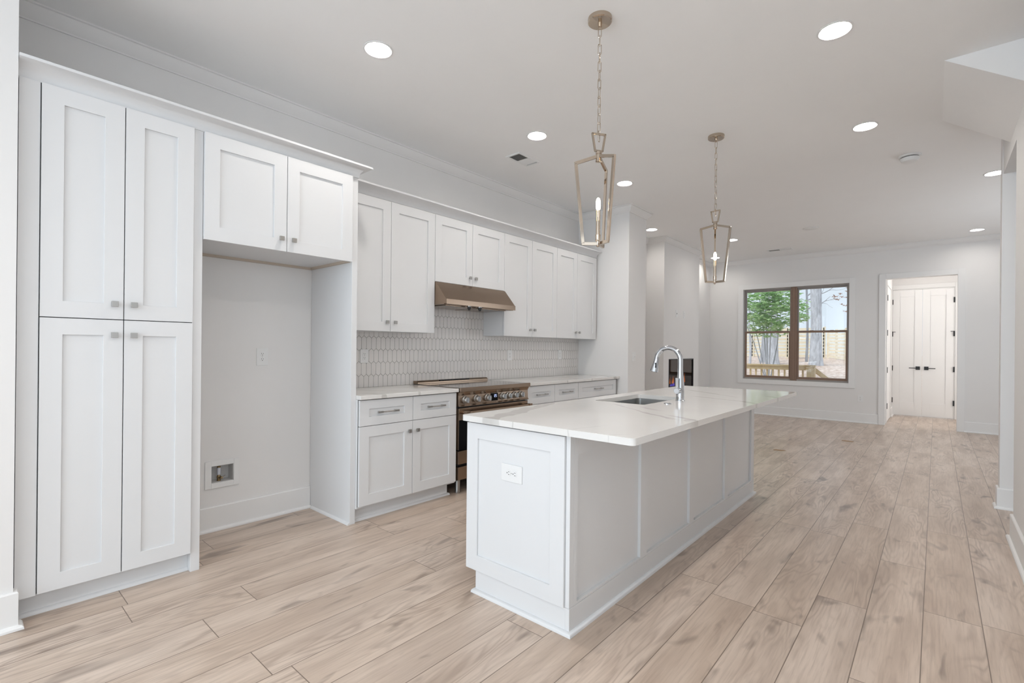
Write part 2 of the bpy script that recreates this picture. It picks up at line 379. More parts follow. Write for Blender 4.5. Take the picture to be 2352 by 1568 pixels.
# back hall
struct(MB().box(2.9, YF+0.125, 0, 3.044, 12.44, ZC).build('wall_hall_left', 'wall'))
struct(MB().holed(5.45, 5.6, YF+0.125, 12.44, 0, ZC, [(11.0, 12.1, 0.7, 2.3)], 'x').build('wall_hall_right', 'wall'))  # unseen opening added to light the hall
struct(MB().holed(2.9, 5.6, 12.44, 12.58, 0, ZC, [(3.044, 3.982, 0, 2.506)], 'y').build('wall_hall_back', 'wall'))
# sloped underside of the staircase hanging from the ceiling
struct(MB().prism([(3.738, ZC), (4.115, ZC), (4.115, ZC-0.715*(4.115-3.738))], 'y', 4.07, 5.123).build('wall_stair_underside', 'ceiling'), 'sloped underside of the stairs')

CROWN = [(0.0, 3.006), (0.010, 3.006), (0.012, 3.014), (0.022, 3.022), (0.040, 3.042), (0.052, 3.066), (0.056, 3.078), (0.068, 3.080), (0.068, ZC), (0.0, ZC)]
cp = [(0.0, 0.185), (0.0, 5.64), (0.759, 5.64), (0.759, 6.12), (0.08, 6.12), (0.08, 7.558), (0.386, 7.558), (0.386, 9.098), (0.08, 9.098), (0.08, YF), (5.6, YF)]
struct(MB().sweep(cp, CROWN).build('trim_1', 'wall', smooth=True), 'crown moulding along the ceiling')
BASE = [(0, 0), (0.034, 0), (0.033, 0.010), (0.028, 0.017), (0.017, 0.020), (0.016, 0.021), (0.016, 0.160), (0.012, 0.166), (0, 0.166)]
def baseboard(name, path): struct(MB().sweep(path, BASE).build(name, 'trim', bevel=0.001))
baseboard('baseboard_left', [(0.645, -4.5), (0.645, 0.185)][0:1] + [(0.645, 0.185), (0.60, 0.185)])
baseboard('baseboard_alcove', [(0.0, 0.924), (0.0, 1.853)])
baseboard('baseboard_pier', [(0.66, 5.64), (0.759, 5.64), (0.759, 6.12), (0.08, 6.12), (0.08, 7.558), (0.386, 7.558), (0.386, 9.098), (0.08, 9.098), (0.08, YF), (2.958, YF)])
baseboard('baseboard_back', [(4.052, YF), (5.6, YF)])
baseboard('baseboard_right', [(4.235, 4.741), (4.115, 4.741), (4.115, -4.5)])
baseboard('baseboard_stub', [(4.108, 5.715), (4.108, 5.593), (5.4, 5.593)])
baseboard('baseboard_hall', [(3.044, 11.95), (3.044, 12.43)])

# ---------------------------------------------------------------- window and doors
W1 = thing('window_1', 'bronze framed double window with white casing on the far wall', 'window', (1.64, YF, 0.69)); W1['kind'] = 'structure'; del W1['category']
cs = MB(); cw = 0.095
cs.box(WIN[0]-cw, YF-0.020, WIN[2]-cw+0.008, WIN[0], YF-0.0005, WIN[3]+cw).box(WIN[1], YF-0.020, WIN[2]-cw+0.008, WIN[1]+cw, YF-0.0005, WIN[3]+cw)
cs.box(WIN[0], YF-0.020, WIN[3], WIN[1], YF-0.0005, WIN[3]+cw).box(WIN[0], YF-0.020, WIN[2]-cw+0.008, WIN[1], YF-0.0005, WIN[2])
cs.build('window_casing', 'trim', W1, bevel=0.002)
def frame_rect(mb, x0, x1, z0, z1, y0, y1, wl, wr, wb, wt):
    mb.box(x0, y0, z0, x0+wl, y1, z1).box(x1-wr, y0, z0, x1, y1, z1).box(x0+wl, y0, z0, x1-wr, y1, z0+wb).box(x0+wl, y0, z1-wt, x1-wr, y1, z1)
fr = MB(); frame_rect(fr, WIN[0]+.001, WIN[1]-.001, WIN[2]+.001, WIN[3]-.001, YF+0.045, YF+0.118, 0.022, 0.022, 0.03, 0.026)
fr.build('window_frame', 'bronze_dark', W1, bevel=0.002)
MB().box(1.592, YF+0.035, WIN[2]+0.002, 1.700, YF+0.116, WIN[3]-0.002).box(1.622, YF+0.028, WIN[2]+0.002, 1.668, YF+0.036, WIN[3]-0.002).build('mullion', 'bronze', W1, bevel=0.002)
ZM = 1.628
for (x0, x1) in ((WIN[0]+0.023, 1.592), (1.700, WIN[1]-0.023)):
    up = MB(); frame_rect(up, x0, x1, ZM-0.01, WIN[3]-0.026, YF+0.084, YF+0.112, 0.022, 0.022, 0.034, 0.03); us = up.build('upper_sash', 'bronze_dark', W1, bevel=0.002)
    MB().box(x0+0.02, YF+0.096, ZM+0.02, x1-0.02, YF+0.099, WIN[3]-0.05).build('pane', 'glass', us)
    lo = MB(); frame_rect(lo, x0, x1, WIN[2]+0.03, ZM+0.016, YF+0.050, YF+0.080, 0.03, 0.03, 0.045, 0.034); ls = lo.build('lower_sash', 'bronze', W1, bevel=0.002)
    MB().box(x0+0.028, YF+0.063, WIN[2]+0.07, x1-0.028, YF+0.066, ZM-0.014).build('pane', 'glass', ls)
    for q in (0.3, 0.7):
        xx = x0+(x1-x0)*q; MB().box(xx-0.03, YF+0.046, ZM+0.014, xx+0.03, YF+0.074, ZM+0.026).build('sash_lock', 'bronze', W1, bevel=0.003)

dc = MB(); dw = 0.092
dc.box(DOP[0]-dw, YF-0.019, 0, DOP[0], YF-0.0005, DOP[3]+dw).box(DOP[1], YF-0.019, 0, DOP[1]+dw, YF-0.0005, DOP[3]+dw).box(DOP[0], YF-0.019, DOP[3], DOP[1], YF-0.0005, DOP[3]+dw)
struct(dc.build('trim_2', 'trim', bevel=0.002), 'white casing around the hall opening')
D1 = thing('door_1', 'tall white double door with black levers at the end of the hall', 'door', (3.51, 12.44, 0)); D1['kind'] = 'structure'; del D1['category']
frb = MB().box(3.048, 12.42, 0.0, 3.050, 12.5, 2.50); frb.bm.clear()
frb.box(3.982-0.014, 12.425, 0, 3.981, 12.50, 2.505).box(3.045, 12.425, 2.492, 3.968, 12.50, 2.505)
frb.box(3.982, 12.421, 0, 4.06, 12.4395, 2.59).box(3.046, 12.421, 2.508, 3.982, 12.4395, 2.59)
frb.build('door_frame', 'trim', D1, bevel=0.002)
def panel_leaf(x0, x1, z0, z1, y, parent, name):
    """flat door leaf facing -Y with one tall recessed panel"""
    mb = MB(); fw = 0.115; t = 0.007
    px0, px1, pz0, pz1 = x0+fw, x1-fw, z0+0.26, z1-0.13
    mb.box(x0, y+t, z0, x1, y+0.04, z1)
    mb.box(x0, y, z0, px0, y+t, z1).box(px1, y, z0, x1, y+t, z1).box(px0, y, z0, px1, y+t, pz0).box(px0, y, pz1, px1, y+t, z1)
    bmesh.ops.remove_doubles(mb.bm, verts=mb.bm.verts, dist=1e-5)
    return mb.build(name, 'door', parent, bevel=0.003)
for (x0, x1, hs, hx) in ((3.047, 3.506, -1, 3.047), (3.509, 3.967, 1, 3.967)):
    lf = panel_leaf(x0, x1, 0.012, 2.489, 12.430, D1, 'door_leaf')
    kx = (x1-0.062) if hs < 0 else (x0+0.062)
    h = MB().box(kx-0.033, 12.418, 0.916, kx+0.033, 12.4295, 0.982); h.box(kx-0.009, 12.385, 0.94, kx+0.009, 12.42, 0.958)
    ex = kx - 0.135 if hs < 0 else kx + 0.135
    h.box(min(kx+0.009*hs*-1, ex), 12.380, 0.942, max(kx-0.009*hs, ex), 12.392, 0.956)
    h.build('door_handle', 'black', D1, bevel=0.002)
    for hz, st in ((0.30, 0), (0.94, 0), (1.62, 1), (2.26, 0)):
        g = MB().box(hx-0.011, 12.416, hz-0.05, hx+0.011, 12.4305, hz+0.05)
        if st: g.box(min(hx, hx-0.05*hs), 12.402, hz+0.036, max(hx, hx-0.05*hs), 12.412, hz+0.046)
        g.build('hinge', 'black', D1)
D2 = thing('door_2', 'white side door seen edge-on inside the hall, with black hinges', 'door', (3.044, 11.3, 0)); D2['kind'] = 'structure'; del D2['category']
MB().box(3.0445, 10.90, 0.008, 3.052, 11.78, 2.44).build('door_leaf', 'door', D2, bevel=0.001)
MB().box(3.0445, 10.82, 0, 3.058, 10.895, 2.53).box(3.0445, 11.785, 0, 3.058, 11.86, 2.53).box(3.0445, 10.895, 2.45, 3.058, 11.785, 2.53).build('door_frame', 'trim', D2, bevel=0.001)
for hz in (0.30, 0.94, 1.60, 2.22): MB().box(3.052, 10.885, hz-0.05, 3.066, 10.91, hz+0.05).build('hinge', 'black', D2)

# ---------------------------------------------------------------- cabinets
FW, RC = 0.0775, 0.010
def shaker(mb, y0, y1, z0, z1, xf, t=0.020, fw=FW, fz=None):
    """shaker door facing +X: front at xf, recessed flat panel"""
    fz = fz or fw
    a, b, c, d = y0+fw, y1-fw, z0+fz, z1-fz
    mb.box(xf-t, y0, z0, xf-RC, y1, z1)
    O = [(y0,z0),(y1,z0),(y1,z1),(y0,z1)]; I = [(a,c),(b,c),(b,d),(a,d)]
    bm = mb.bm
    V = lambda x, p: bm.verts.new((x, p[0], p[1]))
    Of = [V(xf, p) for p in O]; If = [V(xf, p) for p in I]; Ob = [V(xf-RC, p) for p in O]; Ib = [V(xf-RC, p) for p in I]
    for i in range(4):
        j = (i+1) % 4
        bm.faces.new([Of[i], Of[j], If[j], If[i]]); bm.faces.new([If[i], If[j], Ib[j], Ib[i]]); bm.faces.new([Of[j], Of[i], Ob[i], Ob[j]]); bm.faces.new([Ob[i], Ob[j], Ib[j], Ib[i]])
    return mb
def knob(parent, x, y, z):
    mb = MB().lathe([(0.007, x), (0.006, x+0.012), (0.007, x+0.014)], y, z, 12, 'x')
    mb.box(x+0.013, y-0.0135, z-0.0135, x+0.026, y+0.0135, z+0.0135)
    return mb.build('knob', 'nickel', parent, bevel=0.0012)
def pull(parent, x, y, z, L=0.185):
    mb = MB()
    for s in (-1, 1):
        yy = y + s*(L/2-0.022); mb.box(x, yy-0.006, z-0.006, x+0.030, yy+0.006, z+0.006)
        mb.box(x+0.022, yy-0.022, z-0.0065, x+0.034, yy+0.022, z+0.0065)
    mb.tube([(x+0.028, y-L/2+0.03, z), (x+0.028, y+L/2-0.03, z)], 0.0045, 10)
    return mb.build('bar_pull', 'nickel', parent, bevel=0.0008)
G = 0.0020
def door(parent, xf, y0, y1, z0, z1, kside=None, kz=None):
    d = shaker(MB(), y0+G, y1-G, z0+G, z1-G, xf).build('door', 'cab', parent, bevel=0.0008)
    if kside is not None:
        ky = (y1 - 0.039) if kside > 0 else (y0 + 0.039)
        knob(d, xf, ky, z0+FW if kz == 'low' else z1-FW)
    return d
def drawer(parent, xf, y0, y1, z0, z1, fz=0.064):
    d = shaker(MB(), y0+G, y1-G, z0+G, z1-G, xf, fz=fz).build('drawer', 'cab', parent, bevel=0.0008)
    pull(d, xf-RC, (y0+y1)/2, (z0+z1)/2)
    return d
def toe(parent, xf, y0, y1, z1, name='toe_kick', end=False):
    MB().box(xf-0.018, y0, 0, xf, y1, z1).build(name, 'cab', parent)
    path = [(xf, y0), (xf, y1)] + ([(xf-0.02, y1)] if end else [])
    MB().sweep(path, [(0, 0), (0.018, 0), (0.017, 0.008), (0.012, 0.015), (0.004, 0.018), (0, 0.018)]).build('shoe_moulding', 'cab', parent, smooth=True)

# pantry
p0, p1, p2, zpm, zpb = 0.2619, 0.5704, 0.8756, 1.3859, 0.1097
K = thing('pantry_cabinet', 'tall white pantry cabinet with four doors, left of the empty refrigerator space', 'cabinet', (0.3, 0.57, 0))
MB().box(0.003, 0.19, 0.105, XT-0.021, 0.9225, ZT).build('carcass', 'cab', K)
MB().box(XT-0.0205, p0, zpb, XT-0.0202, p2, ZT).build('seam_shade_sheet', 'seam_shade', K)
MB().box(XT-0.021, 0.19, 0.105, XT-0.010, p0-0.002, ZT).build('filler_strip', 'cab', K, bevel=0.001)
MB().prism([(0.003, 0.0), (0.5378, 0.0), (XPAN, 0.0), (XPAN, ZT), (0.003, ZT)], 'y', 0.8785, 0.9232).build('side_panel', 'cab', K, bevel=0.0015)
door(K, XT, p0, p1, zpm, ZT, 1, 'low'); door(K, XT, p1, p2, zpm, ZT, -1, 'low')
door(K, XT, p0, p1, zpb, zpm, 1, 'high'); door(K, XT, p1, p2, zpb, zpm, -1, 'high')
toe(K, 0.5378, 0.19, 0.878, 0.104)
# over-fridge cabinet
f0, f1, f2, zfb = 0.9235, 1.3868, 1.8464, 1.8566
K = thing('wall_cabinet', 'deep white two-door cabinet bridging the empty refrigerator space', 'cabinet', (0.3, 1.39, zfb))
MB().box(0.003, 0.9245, zfb+0.02, XT-0.021, 1.8535, ZT).build('carcass', 'cab', K)
MB().box(XT-0.0205, f0+.003, zfb+0.02, XT-0.0202, f2, ZT).build('seam_shade_sheet', 'seam_shade', K)
MB().box(0.003, 0.9245, zfb+0.003, 0.02, 1.8535, zfb+0.02).box(0.02, 1.838, zfb+0.003, XT-0.04, 1.8535, zfb+0.02).build('edge_strip', 'raw', K)
door(K, XT, f0, f1, zfb, ZT, 1, 'low'); door(K, XT, f1, f2, zfb, ZT, -1, 'low')
# end panel
K = MB().box(0.003, 1.8549, 0, XPAN, 1.8974, ZT).build('refrigerator_panel', 'cab', bevel=0.0015)
tag(K, 'full-height white panel closing the right side of the refrigerator space', 'panel')
MB().sweep([(0.04, 1.8549), (XPAN, 1.8549)], [(0, 0), (0.016, 0), (0.014, 0.009), (0.008, 0.015), (0, 0.017)]).build('shoe_moulding', 'cab', K, smooth=True)
# crown mouldings on the cabinets
def cab_crown(proj, zt):
    z0 = ZT + 0.0005; h = zt - z0
    pr = [(0.0, z0), (0.004, z0), (0.006, z0+0.012)]
    for i in range(9):
        a = i/8*PI/2; pr.append((0.006 + (proj-0.012)*(1-math.cos(a)), z0+0.012+(h-0.026)*math.sin(a)))
    return pr + [(proj, zt-0.013), (proj, zt), (0.0, zt)]
o = MB().sweep([(XPAN, 0.187), (XPAN, 1.8974), (0.42, 1.8974)], cab_crown(0.0735, 2.544)).build('cabinet_crown', 'cab', smooth=True)
tag(o, 'white cove crown moulding topping the pantry and refrigerator cabinets', 'moulding')
XU, ZUB, ZUH, ZUT = 0.3124, 1.389, 1.8562, 2.4608
o = MB().sweep([(XU-0.01, 1.8995), (XU-0.01, 5.606)], cab_crown(0.088, 2.539)).build('cabinet_crown', 'cab', smooth=True)
tag(o, 'white cove crown moulding topping the shallow wall cabinets by the hood', 'moulding')
# wall cabinets
def wall_cab(y0, ym, y1, zb, label, under=True):
    K = thing('wall_cabinet', label, 'cabinet', (0.15, (y0+y1)/2, zb))
    MB().box(0.014, y0+0.0008, zb+0.003, XU-0.021, y1-0.0008, ZT).build('carcass', 'cab', K)
    MB().box(XU-0.0205, y0+0.003, zb+0.003, XU-0.0202, y1-0.003, ZUT).build('seam_shade_sheet', 'seam_shade', K)
    door(K, XU, y0, ym, zb, ZUT, 1, 'low'); door(K, XU, ym, y1, zb, ZUT, -1, 'low')
wall_cab(1.906, 2.3756, 2.8434, ZUB, 'tall white wall cabinet left of the range hood')
wall_cab(2.8434, 3.3115, 3.7747, ZUH, 'short white wall cabinet directly above the range hood')
wall_cab(3.7747, 4.2401, 4.7123, ZUB, 'tall white wall cabinet just right of the range hood')
wall_cab(4.7123, 5.1432, 5.5996, ZUB, 'tall white wall cabinet at the far right, beside the wall pier')
o = MB().box(0.014, 1.8985, ZUB, XU-0.02, 1.905, ZT).build('filler_strip', 'cab'); tag(o, 'thin white filler between the refrigerator panel and the first wall cabinet', 'filler')
# base cabinets
XB, ZDT, ZDB, ZBB = 0.6238, 0.8792, 0.6902, 0.1174
def base_cab(label, y0, y1, ds, drs, toe_y, toe_end=False):
    K = thing('base_cabinet', label, 'cabinet', (0.3, (y0+y1)/2, 0))
    MB().box(0.014, y0, 0.105, XB-0.021, y1, 0.8835).build('carcass', 'cab', K)
    MB().box(XB-0.0205, y0+0.006, ZBB, XB-0.0202, y1-0.006, ZDT).build('seam_shade_sheet', 'seam_shade', K)
    for a, b in drs: drawer(K, XB, a, b, ZDB, ZDT)
    for a, b, s in ds: door(K, XB, a, b, ZBB, ZDB, s, 'high')
    toe(K, 0.5493, toe_y[0], toe_y[1], 0.104, end=toe_end)
    return K
base_cab('white base cabinet left of the range with two drawers over two doors', 1.8982, 2.8372, [(1.9054, 2.3737, 1), (2.3737, 2.8337, -1)], [(1.9054, 2.3737), (2.3737, 2.8337)], (1.8982, 2.80), True)
base_cab('white base cabinet right of the range with two narrow drawers', 3.7880, 4.7142, [(3.792, 4.2577, 1), (4.2577, 4.7142, -1)], [(3.792, 4.2577), (4.2577, 4.7142)], (3.788, 4.7142))
base_cab('white base cabinet next to the wall pier with one wide drawer', 4.7150, 5.6395, [(4.716, 5.153, 1), (5.153, 5.5899, -1)], [(4.716, 5.5899)], (4.715, 5.6395))
# counters
o = MB().box(0.003, 1.8985, 0.8845, 0.6483, 2.8386, 0.914).build('countertop', 'quartz_counter', bevel=0.003); tag(o, 'short veined white quartz countertop left of the range', 'countertop')
o = MB().box(0.003, 3.7860, 0.8845, 0.6483, 5.6395, 0.914).build('countertop', 'quartz_counter', bevel=0.003); tag(o, 'long veined white quartz countertop right of the range', 'countertop')
# backsplash of elongated hexagon tiles
def clip_poly(poly, y0, y1, z0, z1):
    for ax, lim, sg in ((0, y0, 1), (0, y1, -1), (1, z0, 1), (1, z1, -1)):
        out = []
        for i in range(len(poly)):
            a, b = poly[i], poly[(i+1) % len(poly)]
            ia, ib = sg*(a[ax]-lim) >= 0, sg*(b[ax]-lim) >= 0
            if ia: out.append(a)
            if ia != ib:
                k = (lim-a[ax])/(b[ax]-a[ax]); out.append((a[0]+k*(b[0]-a[0]), a[1]+k*(b[1]-a[1])))
        poly = out
        if len(poly) < 3: return None
    return poly
BS = thing('backsplash', 'off-white picket tile backsplash behind the range and counters', 'backsplash', (0, 3.7, 0.914))
gb = MB().box(0.0008, 1.8985, 0.9145, 0.0088, 5.6395, 1.655); gb.build('grout', 'grout', BS)
tb = MB(); pit, rh, amp, gp = 0.0482, 0.1105, 0.0195, 0.0014
for r in range(0, 9):
    zpk = 1.358 - 0.1105*(r-3)                       # height of this row's top points
    off = 2.271 + (pit/2 if r % 2 == 0 else 0)
    for k in range(-10, 76):
        yc = off + k*pit
        h = pit/2 - gp
        zt, zs = zpk - 1.5*gp, zpk - amp - gp*0.5
        zb_, zbs = zpk - rh - amp + 1.5*gp, zpk - rh + gp*0.5
        pl = clip_poly([(yc-h, zbs), (yc, zb_), (yc+h, zbs), (yc+h, zs), (yc, zt), (yc-h, zs)], 1.8990, 5.639, 0.9148, 1.6545)
        if pl and max(p[0] for p in pl)-min(p[0] for p in pl) > 0.003 and max(p[1] for p in pl)-min(p[1] for p in pl) > 0.003: tb.prism(pl, 'x', 0.0086, 0.0125)
tb.build('tiles', 'tile', BS)

# ---------------------------------------------------------------- range hood
K = thing('range_hood', 'stainless range hood with painted-in brown reflection under the short wall cabinet', 'range hood', (0.0, 3.3, 1.64))
HY0, HY1, HXF = 2.8445, 3.7735, 0.466
MB().prism([(0.014, 1.646), (0.44, 1.646), (0.44, 1.652), (HXF-0.0005, 1.652), (HXF-0.0005, 1.692), (XU+0.012, 1.8535), (0.014, 1.8535)], 'y', HY0, HY1).build('canopy', 'steel', K, bevel=0.001)
MB().box(HXF, HY0, 1.647, HXF+0.004, HY1, 1.693).build('front_lip', 'steel', K, bevel=0.001)
MB().box(0.05, HY0+0.06, 1.640, 0.39, HY0+0.45, 1.6455).box(0.05, HY0+0.48, 1.640, 0.39, HY1-0.06, 1.6455).build('filter', 'steel', K, bevel=0.001)
for yy in (3.158, 3.298):
    kb = MB().lathe([(0.021, 1.6515), (0.021, 1.647), (0.0195, 1.643)], 0.432, yy, 24).build('knob', 'chrome', K, smooth=True)
    MB().lathe([(0.019, 1.643), (0.018, 1.628), (0.013, 1.624), (0.011, 1.612), (0.010, 1.611)], 0.432, yy, 24).build('knob_grip', 'black', kb, smooth=True)

# ---------------------------------------------------------------- range
K = thing('range', 'stainless range with painted-in brown reflection and seven knobs between the base cabinets', 'range', (0.3, 3.31, 0))
RY0, RY1 = 2.8435, 3.7795
MB().box(0.03, RY0+0.002, 0.115, 0.60, RY1-0.002, 0.895).build('body', 'black', K)
MB().box(0.03, RY0, 0.895, 0.66, RY1, 0.9195).build('cooktop', 'cooktop', K, bevel=0.001)
MB().prism([(0.655, 0.921), (0.672, 0.921), (0.672, 0.884), (0.655, 0.880)], 'y', RY0-0.004, RY1).build('front_trim', 'steel', K, bevel=0.003)
cpn = MB().prism([(0.600, 0.884), (0.655, 0.884), (0.640, 0.858), (0.636, 0.850), (0.641, 0.772), (0.652, 0.757), (0.600, 0.757)], 'y', RY0, RY1).build('control_panel', 'steel', K, bevel=0.0015)
for yy in (2.918, 3.057, 3.193, 3.400, 3.482, 3.572, 3.664):
    zz = 0.812; x = 0.639
    kb = MB().lathe([(0.034, x), (0.034, x+0.006), (0.030, x+0.009), (0.027, x+0.011), (0.026, x+0.034), (0.023, x+0.038)], yy, zz, 28, 'x').build('knob', 'nickel', cpn, smooth=True)
    MB().box(x+0.036, yy-0.005, zz-0.024, x+0.052, yy+0.005, zz+0.024).build('knob_grip', 'chrome', kb, bevel=0.003)
dp = MB().box(0.636, 3.245, 0.778, 0.6425, 3.335, 0.848).build('display', 'glassblack', cpn, bevel=0.001)
def digit(mb, y, z, segs, s=0.011):
    w_ = 0.0016
    S = {'a': (0, 2*s, s, 2*s), 'b': (s, s, s, 2*s), 'c': (s, 0, s, s), 'd': (0, 0, s, 0), 'e': (0, 0, 0, s), 'f': (0, s, 0, 2*s), 'g': (0, s, s, s)}
    for c in segs:
        a, b, c_, d = S[c]; mb.box(0.6426, y+a-w_, z+b-w_, 0.6430, y+c_+w_, z+d+w_)
dg_ = MB(); digit(dg_, 3.275, 0.812, 'bc'); digit(dg_, 3.290, 0.812, 'abged'); digit(dg_, 3.306, 0.812, 'afgcd'); dg_.build('clock_digits', 'display', dp)
od = MB().box(0.602, RY0+0.004, 0.385, 0.640, RY1-0.004, 0.742).build('oven_door', 'steel', K, bevel=0.002)
MB().box(0.6402, RY0+0.004, 0.386, 0.6425, RY1-0.004, 0.640).build('oven_window', 'glassblack', od, bevel=0.0008)
hd = MB().tube([(0.700, RY0+0.05, 0.706), (0.700, RY1-0.05, 0.706)], 0.0125, 16)
for yy in (RY0+0.045, RY1-0.045): hd.tube([(0.640, yy, 0.706), (0.700, yy, 0.706)], 0.015, 14); hd.box(0.682, yy-0.02, 0.690, 0.718, yy+0.02, 0.722)
hd.build('door_handle', 'steel', od, smooth=True)
for (a, b) in ((0.262, 0.374), (0.128, 0.238)): MB().box(0.602, RY0+0.004, a, 0.640, RY1-0.004, b).build('drawer', 'steel', K, bevel=0.002)
for xx in (0.57, 0.12):
    for yy in (RY0+0.06, RY1-0.06): MB().lathe([(0.022, 0.0), (0.024, 0.006), (0.022, 0.02), (0.022, 0.118)], xx, yy, 20).build('leg', 'nickel', K, smooth=True)
MB().prism([(0.0135, 0.920), (0.082, 0.920), (0.082, 0.935), (0.066, 0.948), (0.0135, 0.948)], 'y', RY0, RY1).build('rear_guard', 'steel', K, bevel=0.001)
vs = MB()
for k in range(26): yy = RY0+0.27+k*0.0155; vs.box(0.064, yy, 0.9365, 0.0805, yy+0.008, 0.9490)
vs.build('rear_vent', 'black', K)

# ---------------------------------------------------------------- island
IX0, IX1, IY0, IY1 = 1.846, 2.8263, 1.7456, 4.700
BX0, BX1, BY0, BY1 = 1.8594, 2.5016, 1.7772, 4.665
K = thing('kitchen_island', 'long white panelled kitchen island in the middle of the floor', 'island', (2.2, 3.2, 0))
MB().holed(1.94, 2.486, BY0+0.016, BY1-0.016, 0.0, 0.8835, [], 'x').build('carcass', 'cab', K) if False else None
ic = MB().box(1.88, BY0+0.022, 0.110, 2.484, BY1-0.022, 0.64); ic.box(1.88, BY0+0.022, 0.64, 1.94, BY1-0.022, 0.8835).box(2.37, BY0+0.022, 0.64, 2.484, BY1-0.022, 0.8835)
ic.box(1.94, BY0+0.022, 0.64, 2.37, 2.80, 0.8835).box(1.94, 3.58, 0.64, 2.37, BY1-0.022, 0.8835)
ic.build('carcass', 'cab', K)
# end panel facing the camera, built as a shaker panel facing -Y
ep = MB(); shaker(ep, BX0, 2.478, 0.117, 0.8735, -BY0, t=0.022)
bmesh.ops.transform(ep.bm, matrix=Matrix(((0, 1, 0, 0), (-1, 0, 0, 0), (0, 0, 1, 0), (0, 0, 0, 1))), verts=ep.bm.verts)
ep.build('end_panel', 'cab', K, bevel=0.001)
MB().box(2.4795, BY0+0.012, 0.117, BX1, BY0+0.045, 0.8835).build('corner_post', 'cab', K, bevel=0.001)
# panelled seating side facing +X
sp = MB(); zt_, zb_ = 0.8835, 0.117
sp.box(2.484, BY0+0.045, 0.0, 2.4850, BY1, zt_)
ST = [(BY0+0.0455, 1.852), (2.474, 2.552), (3.177, 3.255), (3.880, 3.958), (4.588, BY1)]
for a, b in ST: sp.box(2.4850, a, zb_, BX1, b, zt_)
for (a, b), (c, d) in zip(ST, ST[1:]): sp.box(2.4850, b, zb_, BX1, c, 0.128).box(2.4850, b, 0.787, BX1, c, zt_)
sp.build('side_panelling', 'cab', K, bevel=0.0008)
MB().box(BX1-0.02, BY0+0.012, 0, BX1+0.001, BY1, 0.116).box(1.920, BY0+0.012, 0, BX1-0.02, BY0+0.03, 0.116).box(1.92, BY1-0.02, 0, BX1-0.02, BY1, 0.116).box(1.92, BY0+0.03, 0, 1.938, BY1-0.02, 0.105).build('base_board', 'cab', K, bevel=0.001)
MB().sweep([(BX1+0.001, BY1), (BX1+0.001, BY0+0.012), (1.92, BY0+0.012)], [(0, 0), (-0.018, 0), (-0.017, 0.009), (-0.012, 0.016), (-0.004, 0.019), (0, 0.019)]) if False else None
MB().sweep([(1.92, BY1-0.03), (1.92, BY0+0.012), (BX1+0.001, BY0+0.012), (BX1+0.001, BY1), (1.92, BY1)], [(0, 0), (0.018, 0), (0.017, 0.009), (0.012, 0.016), (0.004, 0.019), (0, 0.019)]).build('shoe_moulding', 'cab', K, smooth=True)
# drawers and doors on the range side, facing -X
bk = [(BY0+0.024, 2.40), (2.40, 2.86), (2.86, 3.56), (3.56, 4.10), (4.10, BY1-0.024)]
for i, (a, b) in enumerate(bk):
    zs = [(0.117, 0.375), (0.375, 0.64), (0.64, 0.872)] if i in (0, 4) else [(0.117, 0.69), (0.69, 0.872)]
    for (c, d) in zs:
        mb = MB(); shaker(mb, -b+G, -a-G, c+G, d-G, -(BX0+0.001), fw=0.06)
        bmesh.ops.transform(mb.bm, matrix=Matrix(((-1, 0, 0, 0), (0, -1, 0, 0), (0, 0, 1, 0), (0, 0, 0, 1))), verts=mb.bm.verts)
        mb.build('drawer' if d-c < 0.4 else 'door', 'cab', K, bevel=0.0008)
MB().box(BX0, BY1-0.022, 0.117, BX1-0.02, BY1-0.0005, 0.8735).build('end_panel', 'cab', K, bevel=0.001)
# slab with a sink cut-out and rounded corners
def rounded(x0, x1, y0, y1, r, n=8):
    pts = []
    for cx, cy, a0 in ((x1-r, y0+r, -PI/2), (x1-r, y1-r, 0), (x0+r, y1-r, PI/2), (x0+r, y0+r, PI)):
        for k in range(n+1): a = a0 + k/n*PI/2; pts.append((cx+r*math.cos(a), cy+r*math.sin(a)))
    return pts
SK = (1.965, 2.325, 2.865, 3.505)
def ring_slab(outer, inner, z0, z1):
    mb = MB(); bm = mb.bm
    loops = []
    for z in (z0, z1):
        eo = []; vo = [bm.verts.new((*p, z)) for p in outer]; vi = [bm.verts.new((*p, z)) for p in inner]
        for L in (vo, vi): eo += [bm.edges.new((L[i], L[(i+1) % len(L)])) for i in range(len(L))]
        bmesh.ops.triangle_fill(bm, use_beauty=True, use_dissolve=False, edges=eo)
        loops.append((vo, vi))
    for q in (0, 1):
        A, B = loops[0][q], loops[1][q]
        for i in range(len(A)): bm.faces.new([A[i], A[(i+1) % len(A)], B[(i+1) % len(A)], B[i]])
    return mb
o = ring_slab(rounded(IX0, IX1, IY0, IY1, 0.022), rounded(*SK, 0.018), 0.8845, 0.914).build('countertop', 'quartz_island', bevel=0.0025)
tag(o, 'large veined white quartz countertop on the island', 'countertop')
